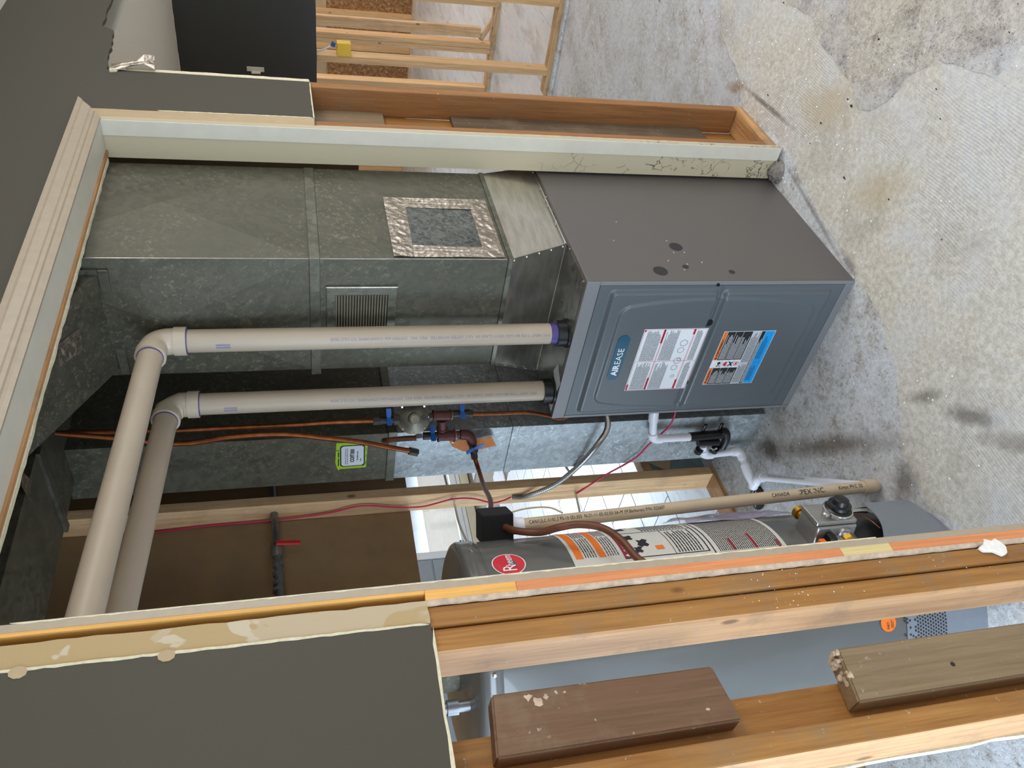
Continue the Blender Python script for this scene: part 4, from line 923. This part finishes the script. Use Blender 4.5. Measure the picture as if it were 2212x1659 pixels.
bm = nb(); tube(bm, smooth_path([vp(.0,.024,-.052), vp(.004,.028,-.080), vp(.018,.012,-.115), vp(.03,-.006,-.150)]), .0012, 6); tube(bm, smooth_path([vp(-.01,.026,-.052), vp(.012,.028,-.085), vp(.006,.01,-.125), vp(-.01,-.006,-.150)]), .0012, 6)
obj('thermocouple', bm, 'copper', H)
# things standing on the tank top seen through the left stud bay
bm = lathe(nb(), (-.46,.63,1.27), (0,0,1), [(.075,0),(.075,.05),(.055,.09),(.05,.35)], 28); obj('draft_hood', bm, 'galv_dark', H, smooth=True)
obj('top_nipple', lathe(nb(), (-.60,.58,1.262), (0,0,1), [(.012,0),(.012,.03),(.017,.031),(.017,.055),(.012,.056),(.012,.5)], 16), 'steel', H, smooth=True)
obj('top_nipple', lathe(nb(), (-.32,.74,1.265), (0,0,1), [(.012,0),(.012,.03),(.017,.031),(.017,.055),(.012,.056),(.012,.5)], 16), 'steel', H, smooth=True)
# paper manual in a plastic bag hanging at the right of the tank
bm = nb(); g = []
for i in range(9):
    row = []
    for k in range(7):
        az = math.radians(-44+k*5.5); r_ = .2535+.004*math.sin(i*1.1+k)+k*.0045; z = .66-i*.038-.006*math.sin(k*1.4)
        row.append(bm.verts.new((HC[0]+r_*math.cos(az), HC[1]+r_*math.sin(az), z)))
    g.append(row)
for i in range(8):
    for k in range(6): bm.faces.new((g[i][k], g[i][k+1], g[i+1][k+1], g[i+1][k]))
mb = obj('manual_bag', bm, 'clear_bag', None, smooth=True); md_ = mb.modifiers.new('s', 'SOLIDIFY'); md_.thickness = .0012
tag(mb, 'clear plastic bag of papers hanging on the right flank of the water heater', 'manual bag')

# ------------------------------------------------------------------ discharge pipe and black foam block
D = thing('discharge_pipe', 'tan upright plastic pipe with black print running down beside the water heater', 'pipe', (-.170,.496,0))
tp = Vector((-.192,.512,1.10)); bt_ = Vector((-.170,.496,.045))
obj('pipe_run', tube(nb(), [tp, bt_], .0168, 28), 'pvc_tan', D, smooth=True)
obj('pipe_adapter', lathe(nb(), tp+Vector((0,0,-.035)), (0,0,1), [(.019,0),(.021,.002),(.021,.034),(.018,.036)], 28), 'pvc_white', D, smooth=True)
obj('lime_fitting', lathe(nb(), tp, (0,0,1), [(.013,0),(.013,.006),(.019,.008),(.019,.016),(.013,.020)], 20), 'pvc_tan', D, smooth=True)
obj('elbow', tube(nb(), [bt_+Vector((0,0,.018))]+arc(bt_+Vector((0,0,-.002)), bt_+Vector((0,0,-.026)), bt_+Vector((.014,.018,-.028)))+[bt_+Vector((.024,.030,-.028))], .0205, 28), 'pvc_tan', D, smooth=True)
dax = (bt_-tp)
def dp(u, v):
    t_ = u/dax.length; c = tp+dax*t_; th = math.radians(-108)+v/.017; return (c.x+.0180*math.cos(th), c.y+.0180*math.sin(th), c.z)
text('pipe_print', 'CAN/ULC-S102.2 FS-10 SD-355  N-21-11-05-02:50-3A-M (M.Barberan) P/N: 022607', .0125, dp, .045, -.004, 'black_ink', D, sx=.86)
text('pipe_print', 'CANADA', .0145, dp, .735, -.005, 'black_ink', D, sx=.9)
text('pipe_print', 'IPEX INC.', .0200, dp, .820, -.007, 'black_ink', D, sx=1.0)
text('pipe_print', 'Xirtec PVC 32', .0150, dp, .945, -.005, 'black_ink', D, sx=.9)
tag(obj('foam_block', bx(nb(), -.230,.462,1.102,-.158,.538,1.182, bev=.004, rot=Matrix.Rotation(math.radians(38), 3, 'Z')), 'black_foam'), 'black foam cube around the top of the tan discharge pipe', 'foam block')
tag(obj('tie_strip', tube(nb(), smooth_path([(-.175,.49,1.13),(-.160,.487,1.06),(-.168,.478,1.00),(-.186,.482,.965)]), .0022, 8), 'pvc_tan', None, True), 'thin pale plastic strip dangling beside the tan discharge pipe', 'strip')

# floor drain run
W = thing('drain_pipe', 'white plastic condensate pipe elbowing from the furnace side down and along the floor', 'pipe', (.35,.83,0))
r_ = .0135
def run(pts, par, mat='pvc_white', r=r_, rf=.0172, fit=.021):
    P = [Vector(p) for p in pts]
    for a_, b_ in zip(P, P[1:]): obj('pipe_run', tube(nb(), [a_, b_], r, 20), mat, par, smooth=True)
    for i in range(1, len(P)-1):
        d0 = (P[i]-P[i-1]).normalized(); d1 = (P[i+1]-P[i]).normalized(); f0 = min(fit, (P[i]-P[i-1]).length*.45); f1 = min(fit, (P[i+1]-P[i]).length*.45)
        obj('elbow', tube(nb(), [P[i]-d0*(f0+.012)]+arc(P[i]-d0*f0, P[i], P[i]+d1*f1, 8)+[P[i]+d1*(f1+.012)], rf, 20), mat, par, smooth=True)
run([(.345,.655,.468),(.345,.700,.462),(0.3450,0.8240,0.4291),(0.3450,0.8263,0.2795)], W)
run([(0.3450,0.8744,0.2203),(0.3450,0.9280,0.2001),(0.3450,0.9178,0.0587),(0.2679,0.9524,0.0470),(0.2334,0.9693,0.0340),(.232,.985,.030)], W)
run([(.205,.905,.028),(.232,.937,.030),(.232,.985,.030)], W)
obj('floor_run', tube(nb(), [(.225,.925,.028),(-.150,.522,.018)], .0135, 20), 'pvc_white', W, smooth=True)
fd = Vector((-.150,.522,.018))-Vector((.225,.925,.028))
def fp_(u, v):
    c = Vector((.225,.925,.028))+fd*(u/fd.length); nn = Vector((-fd.y, fd.x, 0)).normalized()
    q = math.radians(62)-v/.0138; return tuple(c-nn*(.0143*math.cos(q))*-1+Vector((0,0,.0143*math.sin(q))))
text('pipe_print', 'PVC SCH 40 DRAIN  CSA  XFR 15-50  ASTM NSF', .010, fp_, .06, -.002, 'grey_ink', W, sx=1.0)
text('pipe_print', 'SFR PVC', .013, lambda u, v: (.3312, .8400-v, .372-u), .0, -.003, 'black_ink', W)
tr = thing('condensate_trap', 'black plastic condensate trap with two ear tabs between the white pipes', 'trap', (0.3450,0.8338,0.2144))
obj('trap_body', tube(nb(), [(0.3450,0.8256,0.2886),(0.3450,0.8206,0.1686)], .0165, 20), 'black', tr, smooth=True)
obj('trap_bend', tube(nb(), [(0.3450,0.8057,0.1775)]+arc((0.3450,0.8071,0.1590), (0.3450,0.8276,0.1406), (0.3450,0.8640,0.1382))+[(0.3450,0.8909,0.1395)], .0150, 20), 'black', tr, smooth=True)
obj('trap_branch', tube(nb(), [(0.3350,0.8485,0.2548),(0.3350,0.8503,0.1731)], .0120, 20), 'black', tr, smooth=True)
for z in (0.2389, 0.1761):
    obj('trap_outlet', tube(nb(), [(.338,.885,z-.006),(.342,.905,z-.006)], .0145, 20), 'black', tr, smooth=True)
    obj('ear_tab', box(.350,.775,z-.005,.358,.815,z+.006, bev=.002), 'black', tr)
obj('clamp', tube(nb(), [(0.3320,0.8715,0.1995),(0.3320,0.8878,0.1811),(0.3320,0.8789,0.1696)], .0035, 8), 'chrome', tr)
g = thing('floor_drain', 'small black and white drain fitting in the floor beside the white elbow', 'drain', (.215,1.03,0))
obj('drain_grate', lathe(nb(), (.215,1.03,0), (0,0,1), [(.045,0),(.045,.006),(.036,.009)], 24), 'iron', g, smooth=True)
for k in range(5): obj('grate_bar', box(.19+k*.011,1.005,.009,.194+k*.011,1.055,.014), 'chrome', g)

# ------------------------------------------------------------------ gas manifold
G = thing('gas_manifold', 'brown iron gas tees with blue handled valves and round regulator near far vent pipe', 'gas manifold', (.33,.70,1.15))
X_ = .335
def nut(p, q, r, mat='iron', par=None): return obj('nut', tube(nb(), [p, q], r, 6), mat, par or G)
def fit(p, q, r, mat='malleable', nm='tee'):
    p, q = Vector(p), Vector(q); d = (q-p).normalized()
    o = obj(nm, tube(nb(), [p, q], r, 20), mat, G, smooth=True)
    for e, s in ((p, 1), (q, -1)): obj('rim', tube(nb(), [e, e+d*s*.005], r*1.16, 20), mat, o, smooth=True)
    obj('tape_ring', tube(nb(), [q, q+d*.0016], r*.98, 20), 'pvc_fit', o)
    return o
def valve(c, along, hdl, L=.026, hw=.025):
    c, along, hdl = Vector(c), Vector(along).normalized(), Vector(hdl).normalized()
    o = obj('valve_body', tube(nb(), [c-along*L, c+along*L], .0125, 12), 'iron', G, smooth=True)
    s = along.cross(hdl).normalized(); hc = c+hdl*.024
    obj('stem', tube(nb(), [c, hc], .006, 10), 'iron', o)
    bm = nb()
    for sg in (-1, 1):
        pts = [hc-along*.006, hc+s*sg*.012+hdl*.004-along*.008, hc+s*sg*hw+hdl*.010-along*.007, hc+s*sg*hw+hdl*.010+along*.007, hc+s*sg*.012+hdl*.004+along*.008, hc+along*.006]
        prism(bm, pts, hdl*.005)
    obj('handle', bm, 'blue_handle', o, label='blue butterfly handle')
regc = Vector((0.3350,0.6519,1.2673)); ra = Vector((-.75,-.62,.05))
rg_ = obj('regulator', lathe(nb(), regc-ra.normalized()*.012, ra, [(.010,-.02),(.032,-.012),(.046,0),(.051,.004),(.051,.014),(.043,.018),(.032,.032),(.019,.038),(.018,.062),(.013,.066)], 40), 'cast', G, smooth=True, label='round cast gas regulator')
obj('vent_plug', lathe(nb(), regc+Vector((-.03,-.03,-.026)), ra, [(.008,0),(.008,.012)], 12), 'black', rg_)
bm = nb()
for k in range(8):
    a_, b_ = frame_of(ra); th = k*PI/4; lathe(bm, regc+(a_*math.cos(th)+b_*math.sin(th))*.047+ra.normalized()*.002, ra, [(.003,0),(.003,.004)], 8)
obj('cover_screws', bm, 'chrome', rg_)
nut((0.3350,0.6550,1.3104), (0.3350,0.6559,1.3270), .017); nut((0.3350,0.6519,1.2080), (0.3350,0.6530,1.2207), .013)
valve((0.3350,0.6567,1.3436), (0,0,1), (-.5,-.85,0)); nut((0.3350,0.6576,1.3601), (0.3350,0.6577,1.3876), .013)
fit((0.3350,0.6478,1.2084), (0.3350,0.6496,1.1511), .0155); fit((0.3350,0.6640,1.1784), (0.3350,0.7076,1.1744), .0150)
fit((0.3350,0.7404,1.1859), (0.3350,0.7404,1.1301), .0165); obj('nipple', tube(nb(), [(0.3350,0.7363,1.1291),(0.3350,0.7373,1.1157)], .011, 16), 'malleable', G, smooth=True)
obj('elbow', tube(nb(), [(0.3350,0.7374,1.1142)]+arc((0.3350,0.7383,1.1022), (0.3350,0.7398,1.0827), (0.3350,0.7663,1.0751))+[(0.3350,0.7797,1.0705)], .0155, 20), 'malleable', G, smooth=True)
valve((0.3350,0.6434,1.1230), (0,0,1), (-.5,-.85,0)); nut((0.3350,0.6445,1.1055), (0.3350,0.6478,1.0863), .0125)
valve((0.3350,0.7368,1.2052), (0,0,1), (-.5,-.85,0)); nut((0.3350,0.7409,1.2338), (0.3350,0.7414,1.2540), .0115, 'steel')
valve((0.3350,0.7999,1.0651), (0,.95,-.30), (-.8,-.6,0), .024, .032); nut((0.3350,0.8248,1.0605), (0.3350,0.8524,1.0541), .0125)
CU = lambda pts, r=.0062, mat='copper', n=8: obj('copper_line', tube(nb(), smooth_path(pts, n), r, 14), mat, G, smooth=True)
CU([(0.3350,0.6465,2.2284),(0.3350,0.6557,2.0328),(0.3350,0.6596,1.8265),(0.3350,0.6599,1.6357),(0.3350,0.6555,1.5039),(0.3350,0.6577,1.3876)], .0072)
CU([(0.3350,0.6478,1.0863),(0.3350,0.6515,0.9977),(0.3350,0.6533,0.9076),(0.3450,0.6805,0.8392),(0.3500,0.7025,0.7791),(.36,.665,.70),(.37,.655,.665)])
CU([(0.3350,0.7435,1.2538),(0.3350,0.7440,1.3011),(0.3350,0.7473,1.3394),(0.3550,0.7704,1.3491)], .0085, 'copper_dark')
G = thing('copper_gas_line', 'brown copper gas line running past the black foam block and down the tank front', 'copper pipe', (-.2,.5,1.0))
CU([(0.3350,0.8524,1.0541),(0.2876,0.8600,1.0481),(0.1720,0.8000,1.0609),(0.0010,0.6600,1.0917),(-.17,.535,1.15)], .0072, 'copper')
CU([(-.185,.51,1.125),(-0.2600,0.4350,1.1148),(-0.2924,0.4050,1.0672),(-0.3050,0.3750,1.0309),(-0.3152,0.3550,0.9872),(-0.3401,0.3400,0.9416),(-0.3839,0.3280,0.9135),(-0.4534,0.3150,0.8907),(-.48,.31,.84),(-.46,.33,.70),(-.445,.35,.50),(-.43,.36,.345)], .0088, 'copper_dark')
cc = thing('capped_pipe', 'bent copper pipe with a dark capped end hanging in front of the return duct', 'pipe', (0.3000,0.6918,1.5324))
obj('copper_line', tube(nb(), smooth_path([(0.3000,0.6110,2.2265),(0.3000,0.6394,2.0964),(0.3000,0.6758,1.9245),(0.3000,0.6598,1.7879),(0.3000,0.6589,1.6490),(0.3000,0.6838,1.5323),(0.3000,0.7106,1.4245),(0.3000,0.7403,1.3405),(0.3000,0.7629,1.2741)], 8), .0078, 14), 'copper', cc, smooth=True)
nut((0.3000,0.7626,1.2770), (0.3000,0.7735,1.2504), .0125, 'iron', cc)
tg = thing('paper_tag', 'brown paper tag tied to the iron elbow of the gas cluster', 'tag', (0.3500,0.8099,1.0642))
bm = prism(nb(), [(0.3520,0.7837,1.1423),(0.3520,0.8110,1.1306),(0.3520,0.8389,1.0911),(0.3520,0.8428,1.0723),(0.3520,0.8211,0.9822),(0.3520,0.7750,1.0040),(0.3520,0.7828,1.0443),(0.3520,0.7829,1.0974)], (.0008,0,0)); obj('tag_card', bm, 'tag', tg)
obj('tag_eyelet', lathe(nb(), (0.3515,0.7929,1.1295), (-1,0,0), [(.0042,0),(.0042,.0008),(.002,.001)], 12), 'pvc_fit', tg)
obj('tag_string', tube(nb(), smooth_path([(0.3500,0.7892,1.1286),(0.3450,0.7737,1.1176),(0.3450,0.7657,1.1094)]), .0008, 6), 'iron', tg)

# wall pipe with the red lever
Q = thing('water_pipe', 'dark iron pipe with a red lever valve crossing high on the back wall', 'pipe', (.30,1.2,1.69))
obj('pipe_run', tube(nb(), [(.95,1.205,1.722),(.455,1.205,1.697)], .0125, 18), 'steel', Q, smooth=True)
obj('pipe_run', tube(nb(), [(.4395,1.205,1.6965),(.305,1.205,1.689)], .0125, 18), 'steel', Q, smooth=True)
bv = obj('ball_valve', tube(nb(), [(.318,1.205,1.690),(.30,1.205,1.689),(.285,1.205,1.688),(.262,1.205,1.687)], [.017,.021,.021,.016], 12), 'cast', Q, smooth=True)
obj('lever_stem', tube(nb(), [(.29,1.195,1.688),(.29,1.172,1.688)], .006, 10), 'chrome', bv)
obj('lever', bx(nb(), .280,1.165,1.612,.296,1.172,1.690, bev=.003, rot=Matrix.Rotation(.08, 3, 'Y')), 'red_handle', bv, label='red lever handle')
obj('pipe_run', tube(nb(), [(.262,1.205,1.687),(.05,1.205,1.675)], .0125, 18), 'steel', Q, smooth=True)
for x in (.235,.20,.165,.14): obj('coupling', tube(nb(), [(x,1.205,1.686),(x-.012,1.205,1.6855)], .0165, 14), 'steel', Q, smooth=True)

# ------------------------------------------------------------------ cables
K = thing('flexible_conduit', 'silver ribbed flexible conduit sagging from the free stud to the furnace side', 'conduit', (.36,.95,.66))
pts = smooth_path([(0.4342,1.2050,0.8514),(0.4236,1.1900,0.7959),(0.3891,1.0900,0.7166),(0.3645,0.9650,0.6624),(0.3335,0.8250,0.6357),(0.3300,0.7408,0.6209),(.335,.655,.645)], 34)
obj('ribbed_sleeve', tube(nb(), pts, [.0100 if i % 2 else .0076 for i in range(len(pts))], 14), 'valve_metal', K, smooth=True)
def cable(name, label, pts, r, mat, grp=None):
    o = obj(name, tube(nb(), smooth_path(pts, 10), r, 10), mat, None, True); return tag(o, label, 'cable', grp)
cable('red_cable', 'magenta red cable wandering down the free stud to the ribbed conduit', [(0.4320,1.2471,2.0879),(0.4320,1.2350,1.9119),(0.4300,1.2290,1.7009),(0.4300,1.2143,1.5297),(0.4280,1.1829,1.4031),(0.4280,1.2066,1.2724),(0.4260,1.2098,1.1812),(0.4260,1.1815,1.0828),(0.4240,1.1825,1.0064),(0.4240,1.2158,0.9294),(0.4240,1.2095,0.8900),(0.4320,1.2018,0.8559)], .0032, 'red_cable')
cable('red_cable', 'magenta red cable looping from the free stud across the return duct to the furnace', [(0.4360,1.2194,0.5998),(0.4384,1.1700,0.5507),(0.4313,1.1000,0.4956),(0.3720,0.9833,0.4810),(0.3660,0.9348,0.4464),(0.3600,0.8737,0.4268),(0.3550,0.8182,0.4012),(0.3500,0.7568,0.3785),(.35,.652,.385)], .0032, 'red_cable')
cable('white_cable', 'white cable bowing left from the upper stud hole towards the heater cap', [(0.4360,1.1917,1.0802),(0.4274,1.2200,1.0667),(0.3435,1.2000,1.0691),(0.2733,1.1900,1.0621),(0.1988,1.1800,1.0470)], .0042, 'white_cable')
cable('white_cable', 'short white cable leaving the lower stud hole beside the tan discharge pipe', [(0.4360,1.2137,0.6010),(0.3979,1.2100,0.6051),(0.3409,1.2000,0.6143),(0.2787,1.2000,0.6248)], .0042, 'white_cable')
cable('white_cable', 'white cable crossing the bright floor right of the free stud, high in the gap', [(0.5966,1.2200,1.0819),(0.5556,1.2200,1.0811),(0.5117,1.2100,1.0819)], .0042, 'white_cable')
cable('white_cable', 'white cable crossing the bright floor right of the free stud, low in the gap', [(0.6049,1.2200,0.6103),(0.5608,1.2200,0.5973),(0.5073,1.2100,0.5914)], .0042, 'white_cable')

# ------------------------------------------------------------------ right hand background things
E = thing('electrical_box', 'yellow plastic electrical box nailed to a stud with cable and blue tape', 'electrical box', (3.46,.770,1.237))
bm = nb(); bx(bm, 3.405,.735,1.237,3.46,.811,1.317, bev=.003); obj('box_shell', bm, 'yellow', E)
obj('box_mouth', box(3.4035,.741,1.243,3.4052,.805,1.311), 'yellow', E)
obj('cable_tail', tube(nb(), smooth_path([(3.44,.77,1.318),(3.44,.765,1.345),(3.43,.78,1.38),(3.43,.80,1.43)]), .005, 10), 'white_cable', E, smooth=True)
obj('tape_wrap', bx(nb(), 3.42,.742,1.326,3.445,.764,1.348, rot=Matrix.Rotation(.5, 3, 'X')), 'blue_tape', E)
c = thing('wall_clip', 'small white bracket on the dark partition above the stud bay', 'bracket', (3.392,.915,1.73))
obj('bracket_plate', box(3.394,.898,1.725,3.3995,.925,1.820, bev=.002), 'white_paint', c)
obj('bracket_arm', box(3.374,.922,1.745,3.394,.930,1.795, bev=.001), 'white_paint', c)
# crumpled tape on the snapped edge above the wall end
bm = nb(); g = []
P0 = [(1.1681,-0.0060,2.0957),(1.1822,-0.0100,2.0694),(1.1902,-0.0140,2.0408),(1.1937,-0.0160,2.0092),(1.1847,-0.0120,1.9784)]; P1 = [(1.2179,-0.0040,2.1023),(1.2147,-0.0100,2.0732),(1.2146,-0.0180,2.0365),(1.2450,-0.0240,2.0106),(1.2552,-0.0160,1.9842)]
for a_, b_ in zip(P0, P1): g.append([bm.verts.new(Vector(a_).lerp(Vector(b_), t)+Vector((0,R3.uniform(-.006,.004),0))) for t in (0,.25,.5,.75,1)])
for p, q in zip(g, g[1:]):
    for k in range(4): bm.faces.new((p[k], q[k], q[k+1], p[k+1]))
o = obj('tape_scrap', bm, 'foil'); md_ = o.modifiers.new('s', 'SOLIDIFY'); md_.thickness = .0015
tag(o, 'crumpled shiny tape scrap stuck on the broken drywall edge at the wall end', 'tape')
o = obj('paper_chip', prism(nb(), [(1.165,-.006,2.10),(1.185,-.006,2.102),(1.187,-.006,2.078),(1.168,-.006,2.082)], (0,.005,0)), 'drywall_edge'); tag(o, 'cream drywall flake beside the crumpled tape scrap', 'flake')
# plaster chunk stuck on the jack stud
bm = nb(); q = [(-.705,.352),(-.716,.338),(-.712,.325),(-.699,.318),(-.688,.322),(-.678,.330),(-.682,.342),(-.676,.356),(-.688,.362),(-.694,.378),(-.703,.372)]
prism(bm, [(x,.0,z) for x, z in q], (0,.009,0)); bmesh.ops.bevel(bm, geom=list(bm.edges), offset=.002, segments=1, affect='EDGES')
o = obj('plaster_chunk', bm, 'plaster'); tag(o, 'torn white plaster chunk clinging low on the golden jack stud', 'plaster')
bm = nb(); tube(bm, smooth_path([(-.575,.392,.016),(-.595,.400,.03),(-.612,.392,.034),(-.622,.372,.02),(-.615,.350,.010)]), .006, 10)
o = obj('hose_end', bm, 'black', None, True); tag(o, 'short dark curved hose end on the floor by the heater base', 'hose')
o = obj('yellow_strip', prism(nb(), [(-.590,.372,.035),(-.600,.364,.030),(-.622,.357,.018),(-.614,.372,.020),(-.60,.38,.032)], (0,0,.003)), 'lime'); tag(o, 'bright yellow green strip beside the dark hose end', 'strip')
for o_ in list(bpy.data.objects):
    if o_.type == 'MESH' and not o_.data.materials: print('nomat', o_.name)
